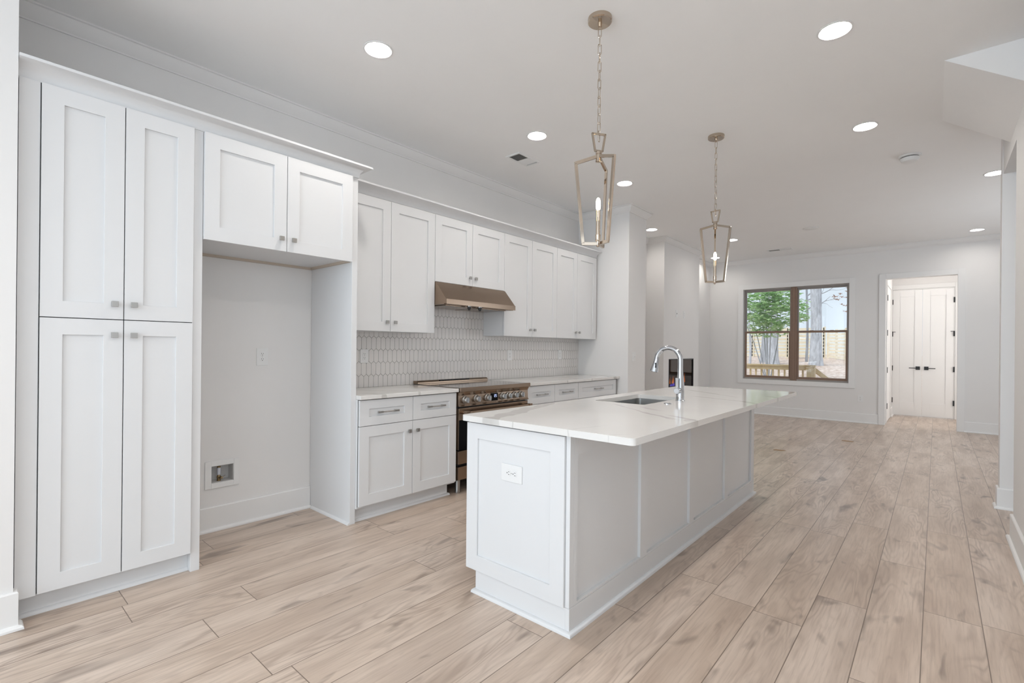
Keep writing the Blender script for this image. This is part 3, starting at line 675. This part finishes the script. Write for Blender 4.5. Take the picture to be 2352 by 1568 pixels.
# sink
sk = MB(); bm = sk.bm
def loop(x0, x1, y0, y1, r, z): return [bm.verts.new((*p, z)) for p in rounded(x0, x1, y0, y1, r)]
a = SK; Ls = [loop(a[0]-.02, a[1]+.02, a[2]-.02, a[3]+.02, .03, 0.8838), loop(a[0]-.004, a[1]+.004, a[2]-.004, a[3]+.004, .03, 0.8838), loop(a[0]-.002, a[1]+.002, a[2]-.002, a[3]+.002, .03, 0.70), loop(a[0]+.02, a[1]-.02, a[2]+.02, a[3]-.02, .03, 0.675)]
for A, B in zip(Ls, Ls[1:]):
    for i in range(len(A)): bm.faces.new([A[i], A[(i+1) % len(A)], B[(i+1) % len(A)], B[i]])
bm.faces.new(Ls[-1])
K = thing('kitchen_sink', 'stainless undermount sink set into the island countertop', 'sink', (2.145, 3.185, 0.675))
sk.build('basin', 'steel2', K, smooth=True)
MB().lathe([(0.045, 0.6755), (0.045, 0.679), (0.03, 0.680), (0.02, 0.677)], 2.145, 3.185, 24).build('drain', 'chrome', K, smooth=True)
# faucet
FX, FY = 2.391, 3.277
K = thing('faucet', 'tall chrome gooseneck faucet with pull-down spray head behind the sink', 'faucet', (FX, FY, 0.914))
MB().lathe([(0.031, 0.9142), (0.031, 0.918), (0.0275, 0.921), (0.0265, 0.99), (0.0255, 1.03), (0.0215, 1.07), (0.0185, 1.10), (0.0170, 1.135), (0.0168, 1.138)], FX, FY, 32).build('body', 'chrome', K, smooth=True)
pts = [(FX, FY, 1.138), (FX, FY, 1.165), (FX, FY, 1.19)]
R_ = 0.086
for k in range(1, 15): an = k/14*PI*0.97; pts.append((FX-R_+R_*math.cos(an), FY, 1.19+R_*math.sin(an)))
MB().tube(pts, 0.0172, 18).build('spout', 'chrome', K, smooth=True)
e = Vector(pts[-1]); d = (Vector(pts[-1])-Vector(pts[-2])).normalized()
spr = MB().tube([e, e+d*0.02, e+d*0.0205, e+d*0.050, e+d*0.090, e+d*0.093], [0.0172, 0.0180, 0.0190, 0.0225, 0.0300, 0.027], 24).build('spray_head', 'chrome', K, smooth=True)
pc = e+d*0.045
MB().bar(pc+Vector((0.010, -0.0185, 0.016)), pc+Vector((0.012, -0.0215, -0.020)), 0.011, 0.006, (0.45, -0.9, 0)).build('spray_button', 'black', spr, bevel=0.001)
MB().tube([(FX, FY-0.015, 0.985), (FX, FY-0.062, 0.985)], 0.021, 20).tube([(FX, FY-0.062, 0.985), (FX, FY-0.066, 0.985)], 0.019, 20).bar((FX, FY-0.048, 0.985), (FX, FY-0.054, 1.072), 0.020, 0.012, (0, 1, 0)).build('lever_handle', 'chrome', K, bevel=0.001, smooth=True)
o = MB().lathe([(0.024, 0.9142), (0.024, 0.9175), (0.021, 0.9195), (0.016, 0.9195), (0.015, 0.9175), (0.010, 0.918), (0.009, 0.9205)], 2.413, 3.020, 28).build('sink_button', 'chrome', smooth=True)
tag(o, 'small round chrome button on the island countertop near the faucet', 'button')

# ---------------------------------------------------------------- outlets, switches, plates
def facing(o, loc, ang):
    o.location = loc; o.rotation_euler = (0, 0, ang)
def local_thing(name, label, cat, loc, ang, group=None):
    o = bpy.data.objects.new(name, None); C.objects.link(o); o.empty_display_size = 0.05
    facing(o, loc, ang); o['label'] = label; o['category'] = cat
    if group: o['group'] = group
    return o
def rnd_plate(w_, h_, t=0.006): return MB().box(0.0006, -w_/2, -h_/2, t, w_/2, h_/2)
def socket(parent, cy, cz, turn=False, decora=False):
    mb = MB(); sl = MB(); x = 0.006
    def q(a, b): return (cy + (b if turn else a), cz + (a if turn else b))
    poly = []
    for k in range(28):
        an = 2*PI*k/28; a, b = 0.0172*math.cos(an), 0.0172*math.sin(an)
        b = max(-0.0145, min(0.0145, b)); poly.append(q(a, b))
    mb.prism(poly if not decora else [q(-.016, -.016), q(.016, -.016), q(.016, .016), q(-.016, .016)], 'x', x-0.001, x+0.0016)
    r = mb.build('receptacle', 'plastic', parent, bevel=0.0005)
    def rect(a, b, w_, h_):
        p, s_ = q(a-w_/2, b-h_/2), q(a+w_/2, b+h_/2); sl.box(x+0.0012, min(p[0], s_[0]), min(p[1], s_[1]), x+0.0019, max(p[0], s_[0]), max(p[1], s_[1]))
    rect(-0.0063, 0.0045, 0.0024, 0.0085); rect(0.0063, 0.0045, 0.0024, 0.0075); rect(0.0, -0.0068, 0.0048, 0.0048)
    sl.build('socket_slots', 'slot', r)
def outlet(label, loc, ang, turn=False, w_=0.078, h_=0.122, decora=False, group=None):
    o = local_thing('wall_outlet', label, 'outlet', loc, ang, group)
    (rnd_plate(h_, w_) if turn else rnd_plate(w_, h_)).build('cover_plate', 'plastic', o, bevel=0.0018)
    for s in (-1, 1):
        c = s*0.0195 if not decora else s*0.017
        socket(o, c if turn else 0, 0 if turn else c, turn, decora)
    MB().lathe([(0.0028, 0.0058), (0.0026, 0.0068)], 0, 0, 10, 'x').build('screw', 'nickel', o)
    return o
def switch(label, loc, ang, n=1):
    o = local_thing('light_switch', label, 'switch', loc, ang)
    rnd_plate(0.075+0.046*(n-1), 0.12).build('cover_plate', 'plastic', o, bevel=0.0018)
    for k in range(n):
        c = (k-(n-1)/2)*0.046
        MB().box(0.005, c-0.005, -0.012, 0.0075, c+0.005, 0.012).bar((0.006, c, 0.0), (0.017, c, 0.006), 0.008, 0.008, (0, 0, 1)).build('toggle', 'plastic', o, bevel=0.001)
    return o
nY, nX = -PI/2, PI
outlet('white outlet high on the bare wall of the refrigerator space', (0.0, 1.487, 1.182), 0, w_=0.08, h_=0.126)
outlet('white outlet on the tile left of the range, beside the refrigerator panel', (0.0126, 2.321, 1.182), 0, decora=True, h_=0.118)
outlet('white outlet on the tile just right of the range', (0.0126, 4.210, 1.180), 0, decora=True, h_=0.118)
outlet('white outlet on the tile nearest the wall pier, far right of the range', (0.0126, 5.198, 1.183), 0, decora=True, h_=0.118)
outlet('white outlet lying sideways on the end panel of the island', (2.165, BY0+RC, 0.656), nY, turn=True, w_=0.084, h_=0.131)
outlet('white outlet low on the far wall between window and hall opening', (2.705, YF, 0.430), nY)
switch('white light switch on the side of the wall pier', (0.759, 5.800, 1.168), 0)
switch('white light switch on the narrow chimney side, seen past the faucet', (0.238, 7.558, 1.157), nY)
o = local_thing('wall_plate', 'white cable plate with a dark hole, left of the pair above the fireplace', 'plate', (0.386, 8.068, 1.876), 0)
rnd_plate(0.075, 0.12).build('cover_plate', 'plastic', o, bevel=0.0018); MB().lathe([(0.012, 0.006), (0.011, 0.0068)], 0, 0.0, 16, 'x').build('cable_jack', 'slot', o)
outlet('white outlet right of the cable plate above the fireplace', (0.386, 8.390, 1.875), 0)
switch('white light switch on the right-hand wall at the photo edge', (4.115, 4.055, 1.163), nX, 2)
# water supply box
K = thing('water_supply_box', 'white recessed water supply box low on the wall of the refrigerator space', 'supply box', (0, 1.232, 0.38))
wb = MB(); frame_rect_y = [(1.124, 1.162, 0.287, 0.472), (1.302, 1.338, 0.287, 0.472), (1.162, 1.302, 0.287, 0.322), (1.162, 1.302, 0.438, 0.472)]
for (a, b, c, d) in frame_rect_y: wb.box(0.0005, a, c, 0.008, b, d)
bmesh.ops.remove_doubles(wb.bm, verts=wb.bm.verts, dist=1e-5); wb.build('flange', 'plastic', K, bevel=0.002)
bx = MB(); y0, y1, z0, z1 = 1.1622, 1.3018, 0.3222, 0.4378
bx.box(-0.09, y0, z0, -0.086, y1, z1).box(-0.086, y0, z0, 0.0, y0+0.003, z1).box(-0.086, y1-0.003, z0, 0.0, y1, z1).box(-0.086, y0+.003, z0, 0.0, y1-.003, z0+0.003).box(-0.086, y0+.003, z1-0.003, 0.0, y1-.003, z1); bx.build('box_lining', 'box_in', K)
v = MB().lathe([(0.013, 0.3254), (0.013, 0.333), (0.010, 0.334), (0.012, 0.345), (0.013, 0.356), (0.009, 0.362), (0.009, 0.367)], -0.035, 1.221, 16)
v.tube([(-0.035, 1.221, 0.349), (-0.005, 1.232, 0.349)], [0.010, 0.008], 12)
vb = v.build('shutoff_valve', 'brass', K, smooth=True)
MB().lathe([(0.0105, 0.367), (0.0112, 0.370), (0.0112, 0.412), (0.0100, 0.416)], -0.035, 1.221, 16).build('arrestor_sleeve', 'sticker', vb, smooth=True)
MB().lathe([(0.0112, 0.4165), (0.0112, 0.424), (0.009, 0.426)], -0.035, 1.221, 16).build('arrestor_cap', 'brass', vb, smooth=True)
MB().bar((-0.012, 1.238, 0.349), (-0.004, 1.252, 0.362), 0.005, 0.010, (1, 0, 0)).build('valve_lever', 'chrome', vb)

# ---------------------------------------------------------------- pendants
def pendant(label, cx, cy, angs, loop_ang, rs=0.126):
    K = thing('pendant_light', label, 'pendant light', (cx, cy, 1.84))
    MB().lathe([(0.066, ZC-0.0005), (0.067, ZC-0.006), (0.066, ZC-0.022), (0.061, ZC-0.026), (0.012, ZC-0.027), (0.010, ZC-0.05), (0.004, ZC-0.052)], cx, cy, 40).build('canopy', 'polished', K, smooth=True)
    ch = MB(); z = ZC-0.048; k = 0
    while z > 2.452:
        L = 0.058; r = 0.0021; hw = 0.0085; a = PI/2*(k % 2) + 0.5 + 0.09*k
        ux, uy = math.cos(a), math.sin(a); P = []
        for (s_, t) in ((-1, 0.10), (-0.55, 0.0), (0.55, 0.0), (1, 0.10), (1, 0.90), (0.55, 1.0), (-0.55, 1.0), (-1, 0.90), (-1, 0.10)): P.append((cx+ux*hw*s_, cy+uy*hw*s_, z-L*t))
        ch.tube(P, r, 6, caps=False); z -= L-0.010; k += 1
    ch.build('chain', 'polished', K, smooth=True)
    a = loop_ang; u = Vector((math.cos(a), math.sin(a), 0)); nrm = Vector((-u.y, u.x, 0)); c = Vector((cx, cy, 0))
    lp = MB(); q = [c-u*0.038+Vector((0, 0, 2.449)), c+u*0.038+Vector((0, 0, 2.449)), c+u*0.022+Vector((0, 0, 2.356)), c-u*0.022+Vector((0, 0, 2.356))]
    for i in range(4): lp.bar(q[i]+(q[i]-q[(i+1) % 4]).normalized()*0.004, q[(i+1) % 4]+(q[(i+1) % 4]-q[i]).normalized()*0.004, 0.010, 0.010, nrm)
    lp.build('hanging_loop', 'polished', K, bevel=0.0008)
    MB().lathe([(0.010, 2.352), (0.017, 2.350), (0.017, 2.338), (0.015, 2.336), (0.015, 2.306), (0.017, 2.304), (0.017, 2.296), (0.012, 2.294)], cx, cy, 20).build('hub', 'polished', K, smooth=True)
    for t in angs:
        w_ = math.radians(t)+YAW; d = Vector((math.cos(w_), math.sin(w_), 0)); n = Vector((-d.y, d.x, 0))
        A = c+d*0.012+Vector((0, 0, 2.325)); B = c+d*rs+Vector((0, 0, 2.287)); Cc = c+d*0.082+Vector((0, 0, 1.843)); E = c+d*0.006+Vector((0, 0, 1.843))
        ar = MB(); ar.bar(A, B+(B-A).normalized()*0.006, 0.017, 0.013, n).bar(B, Cc, 0.017, 0.013, n).bar(Cc+(Cc-E).normalized()*0.006, E, 0.017, 0.013, n)
        ar.build('cage_arm', 'polished', K, bevel=0.0008)
    MB().lathe([(0.006, 1.826), (0.010, 1.832), (0.010, 1.858), (0.0145, 1.860), (0.0145, 1.885), (0.0155, 1.888), (0.0155, 1.893), (0.0115, 1.895), (0.0115, 2.026), (0.009, 2.029)], cx, cy, 20).build('candle_sleeve', 'polished', K, smooth=True)
    MB().lathe([(0.006, 2.0295), (0.0105, 2.036), (0.0125, 2.050), (0.0122, 2.075), (0.009, 2.091), (0.003, 2.098)], cx, cy, 18).build('bulb', 'bulb', K, smooth=True)
pendant('nearer polished nickel open-cage pendant light above the front half of the island', 2.297, 2.34, (60, 180, 300), YAW+0.25)
pendant('farther polished nickel open-cage pendant light above the faucet end of the island', 2.283, 4.27, (188, 68, -52), YAW-0.85, 0.132)

# ---------------------------------------------------------------- ceiling lamps, vents, detectors
LL = ['recessed ceiling light nearest the pantry, above the left aisle', 'recessed ceiling light above the left aisle, in front of the air vent',
      'recessed ceiling light above the left aisle, nearest the wall pier', None, 'large recessed ceiling light at the upper right, nearest the stair underside',
      'recessed ceiling light between the second pendant and the stair underside', 'recessed ceiling light just beyond the wall pier',
      'recessed ceiling light touching the outline of the farther pendant cage', 'recessed ceiling light cut off by the right-hand wall edge', 'recessed ceiling light above the hall opening',
      'recessed ceiling light seen through the farther pendant cage', None, None, None, None, None]
for (x, y), lb in zip(LAMPS, LL):
    K = thing('recessed_light', lb or 'unseen recessed ceiling light added outside the view', 'ceiling light', (x, y, ZC), 'recessed ceiling lights')
    MB().lathe([(0.0745, ZC+0.03), (0.0750, ZC-0.001), (0.090, ZC-0.001), (0.089, ZC-0.004), (0.079, ZC-0.005), (0.071, ZC+0.004), (0.066, ZC+0.022), (0.066, ZC+0.03)], x, y, 40).build('trim_ring', 'plastic', K, smooth=True)
    MB().lathe([(0.0655, ZC+0.0205), (0.0655, ZC+0.026)], x, y, 40).build('lens', 'lens' if y < 6 else ('lens_living' if y < 11 else 'lens_hall'), K)
def ceiling_vent(label, x0, x1, y0, y1, split):
    K = thing('ceiling_vent', label, 'vent', ((x0+x1)/2, (y0+y1)/2, ZC))
    f = MB(); m_ = 0.022; z0, z1 = ZC-0.008, ZC-0.0006
    f.box(x0, y0, z0, x1, y0+m_, z1).box(x0, y1-m_, z0, x1, y1, z1).box(x0, y0+m_, z0, x0+m_, y1-m_, z1).box(x1-m_, y0+m_, z0, x1, y1-m_, z1)
    f.build('vent_frame', 'plastic', K, bevel=0.001)
    MB().box(x0+m_, y0+m_, ZC-0.0022, x1-m_, y1-m_, ZC-0.0008).build('vent_duct_shade', 'vent', K)  # thin dark sheet stands in for the shade behind the louvres
    lv = MB()
    if split == 'y':
        ym = (y0+y1)/2; n = 9; lv.box(x0+m_, ym-0.004, z0+0.001, x1-m_, ym+0.004, z1-0.001)
        for hh, sg in ((y0+m_, 1), (ym, -1)):
            for k in range(n):
                yy = hh+0.008+k*(ym-y0-m_-0.01)/n; dz = 0.010
                lv.prism([(yy, ZC-0.0075), (yy+0.0012, ZC-0.0075), (yy+0.0012+sg*dz, ZC-0.0024), (yy+sg*dz, ZC-0.0024)], 'x', x0+m_, x1-m_)
    else:
        xm = (x0+x1)/2; n = 9; lv.box(xm-0.004, y0+m_, z0+0.001, xm+0.004, y1-m_, z1-0.001)
        for hh, sg in ((x0+m_, -1), (xm, 1)):
            for k in range(n):
                xx = hh+0.010+k*(xm-x0-m_-0.012)/n; dz = 0.010
                lv.prism([(xx, ZC-0.0075), (xx+0.0012, ZC-0.0075), (xx+0.0012+sg*dz, ZC-0.0024), (xx+sg*dz, ZC-0.0024)], 'y', y0+m_, y1-m_)
    lv.build('louvres', 'plastic', K)
ceiling_vent('white ceiling air vent above the wall cabinets', 0.60, 0.775, 3.455, 3.775, 'y')
ceiling_vent('white ceiling air vent near the far wall above the window', 1.37, 1.77, 9.72, 9.88, 'x')
K = thing('smoke_detector', 'round white smoke detector on the ceiling, right of the pendants', 'smoke detector', (3.514, 5.85, ZC))
MB().lathe([(0.086, ZC-0.0006), (0.086, ZC-0.010), (0.078, ZC-0.014)], 3.514, 5.85, 36).build('mounting_plate', 'plastic', K, smooth=True)
MB().lathe([(0.068, ZC-0.0145), (0.068, ZC-0.022)], 3.514, 5.85, 36).build('sensor_grille', 'vent', K)
MB().lathe([(0.072, ZC-0.0222), (0.070, ZC-0.036), (0.060, ZC-0.054), (0.045, ZC-0.061), (0.010, ZC-0.062)], 3.514, 5.85, 36).build('sensor_dome', 'plastic', K, smooth=True)
o = MB().lathe([(0.10, ZC-0.0006), (0.10, ZC-0.006), (0.094, ZC-0.009)], 2.29, 8.38, 36).build('ceiling_cover_plate', 'plastic', smooth=True); tag(o, 'flat round white cover plate on the living room ceiling', 'cover plate')

# ---------------------------------------------------------------- fireplace
K = thing('fireplace', 'black electric fireplace with blue and orange flames in the chimney wall', 'fireplace', (0.386, 8.3, 0.58))
a0, a1, z0, z1 = FIRE[0]+.001, FIRE[1]-.001, FIRE[2]+.001, FIRE[3]-.001
fb = MB().box(0.20, a0, z0, 0.204, a1, z1); fb.box(0.204, a0, z0, 0.37, a0+0.004, z1).box(0.204, a1-0.004, z0, 0.37, a1, z1).box(0.204, a0+.004, z0, 0.37, a1-.004, z0+0.004).box(0.204, a0+.004, z1-0.004, 0.37, a1-.004, z1); fb.build('firebox', 'firebox', K)
f = MB(); 
for (y_0, y_1, c, d) in ((a0, a0+0.012, z0, z1), (a1-0.012, a1, z0, z1), (a0+.012, a1-.012, z0, z0+0.012), (a0+.012, a1-.012, z1-0.012, z1)): f.box(0.371, y_0, c, 0.394, y_1, d)
f.build('frame', 'black', K)
MB().box(0.376, a0+0.012, z0+0.012, 0.380, a1-0.012, z1-0.012).build('glass_front', 'fireglass', K)
def flame(mb, y, z, h, w_, x):
    n = 7; pts = []
    for k in range(n+1):
        t = k/n; pts.append((x, y+math.sin(t*5+y*40)*w_*0.5*t, z+h*t))
    mb.tube(pts, [max(0.001, w_*(1-(k/n))*(0.6+0.8*math.sin(PI*min(1, k/n+0.25)))) for k in range(n+1)], 6)
fB, fO = MB(), MB()
for k in range(36):
    y = a0+0.10+random.random()*(a1-a0-0.20); g = 0.06*abs(math.sin(y*9))
    flame(fB, y, z0+0.06, 0.03+g*random.random(), 0.010, 0.27+random.random()*0.04)
for k in range(22):
    y = a0+0.12+random.random()*(a1-a0-0.24); flame(fO, y, z0+0.10, 0.07+0.10*random.random(), 0.008, 0.26+random.random()*0.03)
fB.build('blue_flames', 'flameB', K, smooth=True); fO.build('orange_flames', 'flameO', K, smooth=True)
eb = MB()
for k in range(50):
    y = a0+0.03+random.random()*(a1-a0-0.06); x = 0.22+random.random()*0.11; s_ = 0.012+0.014*random.random()
    eb.lathe([(s_*0.5, z0+0.005), (s_, z0+0.005+s_*0.6), (s_*0.6, z0+0.005+s_*1.3)], x, y, 6)
eb.build('ember_bed', 'vent', K)

# ---------------------------------------------------------------- scraps on the floor
def scrap(label, x, y, s, a):
    mb = MB(); n = 9; pts = []
    for k in range(n): t = 2*PI*k/n; r = s*(0.6+0.5*random.random()); pts.append((x+r*math.cos(t)*1.6*math.cos(a)-r*math.sin(t)*math.sin(a), y+r*math.cos(t)*1.6*math.sin(a)+r*math.sin(t)*math.cos(a)))
    mb.prism(pts, 'z', 0.0005, 0.004)
    tag(mb.build('floor_scrap', 'scrap'), label, 'scrap')
scrap('small tan scrap on the floor just beyond the island end', 2.225, 6.902, 0.045, 0.3)
scrap('small tan scrap on the living room floor in front of the hall opening', 2.783, 8.282, 0.045, 0.1)

# ---------------------------------------------------------------- outdoors
gr = MB(); bm = gr.bm; nx, ny = 60, 50; grid = []
def gz(x, y):
    t = max(0.0, min(1.0, (y-12.7)/7.3)); return -0.25 + 1.02*t + (0.02*(y-20) if y > 20 else 0) + 0.03*math.sin(x*2.1+y)*min(1, max(0, y-12.7))
for i in range(nx+1):
    grid.append([bm.verts.new((-12+24*i/nx, 12.7+22*j/ny, gz(-12+24*i/nx, 12.7+22*j/ny)+random.uniform(-.015, .015))) for j in range(ny+1)])
for i in range(nx):
    for j in range(ny): bm.faces.new([grid[i][j], grid[i+1][j], grid[i+1][j+1], grid[i][j+1]])
struct(gr.build('ground_yard', 'litter', smooth=True), 'yard covered in brown leaf litter')
def fence(label, p, q, zt, n_boards=9):
    K = thing('wood_fence', label, 'fence', (*p, gz(*p)))
    P, Q = Vector((*p, 0)), Vector((*q, 0)); L = (Q-P).length; d = (Q-P)/L; nrm = Vector((-d.y, d.x, 0)); np_ = max(2, int(L/1.35)); zb0, zb1 = gz(*p)+0.03, gz(*q)+0.03
    for side, par in ((1, 0), (-1, 1)):
        mb = MB()
        for k in range(n_boards):
            if k % 2 != par: pass
            t0 = k/n_boards
            for g in range(np_):
                s0, s1 = L*g/np_, L*(g+1)/np_
                if (g % 2 == 0) != (side > 0): continue
                a_ = P+d*s0+nrm*0.035*side; b_ = P+d*s1+nrm*0.035*side
                za = zb0+(zb1-zb0)*s0/L; zb_ = zb0+(zb1-zb0)*s1/L; h = (zt-(za+zb_)/2)/n_boards
                mb.bar(a_+Vector((0, 0, za+h*(k+0.42))), b_+Vector((0, 0, zb_+h*(k+0.42))), h*0.80, 0.02, nrm)
        mb.build('boards', 'fence', K)
    pm = MB()
    for g in range(np_+1):
        c = P+d*L*g/np_; zb_ = zb0+(zb1-zb0)*g/np_; MB_ = MB().box(c.x-0.045, c.y-0.045, zb_-0.1, c.x+0.045, c.y+0.045, zt+0.02); MB_.build('post', 'fence', K)
fence('pale wooden board fence running across behind the left trees', (-6.5, 27.0), (-0.26, 27.0), 2.40)
fence('pale wooden board fence angling forward behind the right tree', (-0.11, 26.93), (1.9, 21.8), 2.22)
def tree(label, x, y, r0, r1, h, mat_, lean=0.0, flare=1.5, branches=0, ztop=None, seed=1):
    rnd = random.Random(seed)
    K = thing('tree', label, 'tree', (x, y, gz(x, y)))
    z0 = gz(x, y)-0.06; pts, rr = [], []
    for k in range(22):
        t = k/21; pts.append((x+lean*t*h+0.03*math.sin(t*6), y, z0+h*t)); rr.append(r0*(flare-(flare-1)*min(1, t*h/1.1)**0.5)*(1-t)+r1*t)
    mb = MB().tube(pts, rr, 20)
    for v in mb.bm.verts: v.co.x += rnd.uniform(-1, 1)*r0*0.05; v.co.y += rnd.uniform(-1, 1)*r0*0.05
    mb.build('trunk', mat_, K, smooth=True)
    for b in range(branches):
        zz = z0+h*rnd.uniform(0.40, 0.95); a = rnd.uniform(-0.7, 0.7) if rnd.random() < .72 else rnd.uniform(PI-0.7, PI+0.7); L = rnd.uniform(1.0, 2.0); P = [Vector((x+lean*(zz-z0), y, zz))]; d = Vector((math.cos(a), -0.25, rnd.uniform(-0.05, 0.45))); subs = []
        for s in range(9):
            d = (d + Vector((rnd.uniform(-.25, .25), rnd.uniform(-.2, .2), rnd.uniform(-.34, .26)))).normalized(); P.append(P[-1]+d*L/9)
            if s in (3, 5, 6): subs.append((P[-1].copy(), d.copy()))
        br = MB().tube(P, [0.022*(1-i/10)+0.004 for i in range(10)], 6)
        for (sp_, sd) in subs:
            Q = [sp_]; e_ = sd
            for s in range(5): e_ = (e_+Vector((rnd.uniform(-.4, .4), rnd.uniform(-.3, .3), rnd.uniform(-.5, .35)))).normalized(); Q.append(Q[-1]+e_*0.13)
            br.tube(Q, [0.009, 0.008, 0.007, 0.006, 0.005, 0.004], 5)
        br.build('branch', mat_, K, smooth=True)
    return K
tree('broad grey tree trunk with a flared base behind the deck railing, left pane', -0.87, 20.0, 0.15, 0.13, 7, 'bark', 0.0, 1.75, 0, seed=2)
tree('dark grey tree trunk behind the broad flared trunk, left pane', -1.42, 21.5, 0.22, 0.19, 7, 'bark2', 0.02, 1.2, 0, seed=3)
tree('thin pale sapling trunk at the left side of the left pane', -1.50, 19.4, 0.045, 0.03, 2.4, 'bark', 0.0, 1.15, 0, seed=4)
tree('pale grey tree with bare branches in the right pane', 0.52, 20.0, 0.175, 0.155, 8, 'bark', -0.018, 1.35, 11, seed=5)
tree('slender bare tree left of the branching tree in the right pane', -0.33, 23.2, 0.05, 0.03, 5, 'bark2', 0.0, 1.1, 6, seed=6)
def leaf(mb, c, d, up, L, w_):
    d = d.normalized(); s = d.cross(up).normalized(); n = s.cross(d)
    base, tip = c, c+d*L-n*L*0.12
    m1, m2 = c+d*L*0.3, c+d*L*0.68
    V = [mb.bm.verts.new(p) for p in (base, m1+s*w_*0.42, m2+s*w_*0.5, tip, m2-s*w_*0.5, m1-s*w_*0.42, m1-n*0.006, m2-n*0.008)]
    for f in ((0, 1, 6), (1, 2, 7, 6), (2, 3, 7), (0, 6, 5), (6, 7, 4, 5), (7, 3, 4)): mb.bm.faces.new([V[i] for i in f])
def shrub(label, cx, cy, r, zc, n, seed, L, mat_='leaf', name='shrub', cat='shrub', rz=0.8):
    rnd = random.Random(seed); K = thing(name, label, cat, (cx, cy, gz(cx, cy)))
    mb = MB(); st = MB(); z0 = gz(cx, cy)
    for k in range(n):
        a, b = rnd.uniform(0, 2*PI), rnd.uniform(-1, 1); q = rnd.random()**0.4
        c = Vector((cx+r*q*math.cos(a)*math.sqrt(1-b*b), cy+r*0.7*q*math.sin(a)*math.sqrt(1-b*b), zc+rz*b*q))
        if k % 90 == 0: st.tube([(cx, cy, z0), (cx*0.5+c.x*0.5, c.y, (z0+c.z)/2+0.1), c], [0.02, 0.014, 0.005], 6)
        for j in range(7):
            t = 2*PI*j/7+rnd.random(); d = Vector((math.cos(t), math.sin(t), rnd.uniform(-0.3, 0.7))); leaf(mb, c, d, Vector((rnd.uniform(-.4, .4), rnd.uniform(-.4, .4), 1)), L*rnd.uniform(0.7, 1.1), L*0.42)
    f = mb.build('foliage', mat_, K, smooth=False); f['kind'] = 'stuff'; st.build('stems', 'bark2', K)
shrub('leafy green shrub with pale highlights filling the left window panes', 0.04, 15.6, 0.97, 2.50, 520, 11, 0.16, rz=0.88)
shrub('small tuft of green leaves at the left edge of the right pane', 1.085, 14.3, 0.22, 2.163, 24, 12, 0.13, rz=0.38)
shrub('sparse hanging brown leaves in the top right corner of the window', 1.9, 16.5, 0.55, 3.0, 60, 13, 0.08, 'leaf_brown', 'dry_leaf_branch', 'branch', rz=0.75)
# deck and railing
struct(MB().box(-3.0, 12.75 - 0.0, -0.20, 1.62, 13.35, -0.03).build('ground_deck', 'railwood'), 'wooden deck boards')
K = thing('deck_railing', 'honey-coloured wooden deck railing with square balusters outside the window', 'railing', (0.3, 13.2, 0))
MB().box(-2.9, 13.13, 0.895, 1.60, 13.27, 0.930).build('top_cap', 'railwood', K, bevel=0.003)
MB().box(-2.9, 13.175, 0.805, 1.43, 13.215, 0.894).box(-2.9, 13.175, 0.10, 1.43, 13.215, 0.19).build('rail', 'railwood', K, bevel=0.002)
MB().box(1.43, 13.12, -0.03, 1.59, 13.28, 0.893).build('post', 'railwood', K, bevel=0.003)
xx = 1.335
while xx > -2.8: MB().box(xx-0.018, 13.215, 0.06, xx+0.018, 13.250, 0.88).build('baluster', 'railwood', K); xx -= 0.128
MB().bar((1.52, 13.30, 0.86), (2.35, 14.5, -0.05), 0.04, 0.09, (0, 0, 1)).bar((1.52, 13.30, 0.40), (2.2, 14.3, -0.2), 0.04, 0.09, (0, 0, 1)).build('stair_rail', 'railwood', K)

for o in EMPTIES:
    if '_w' in o: del o['_w']
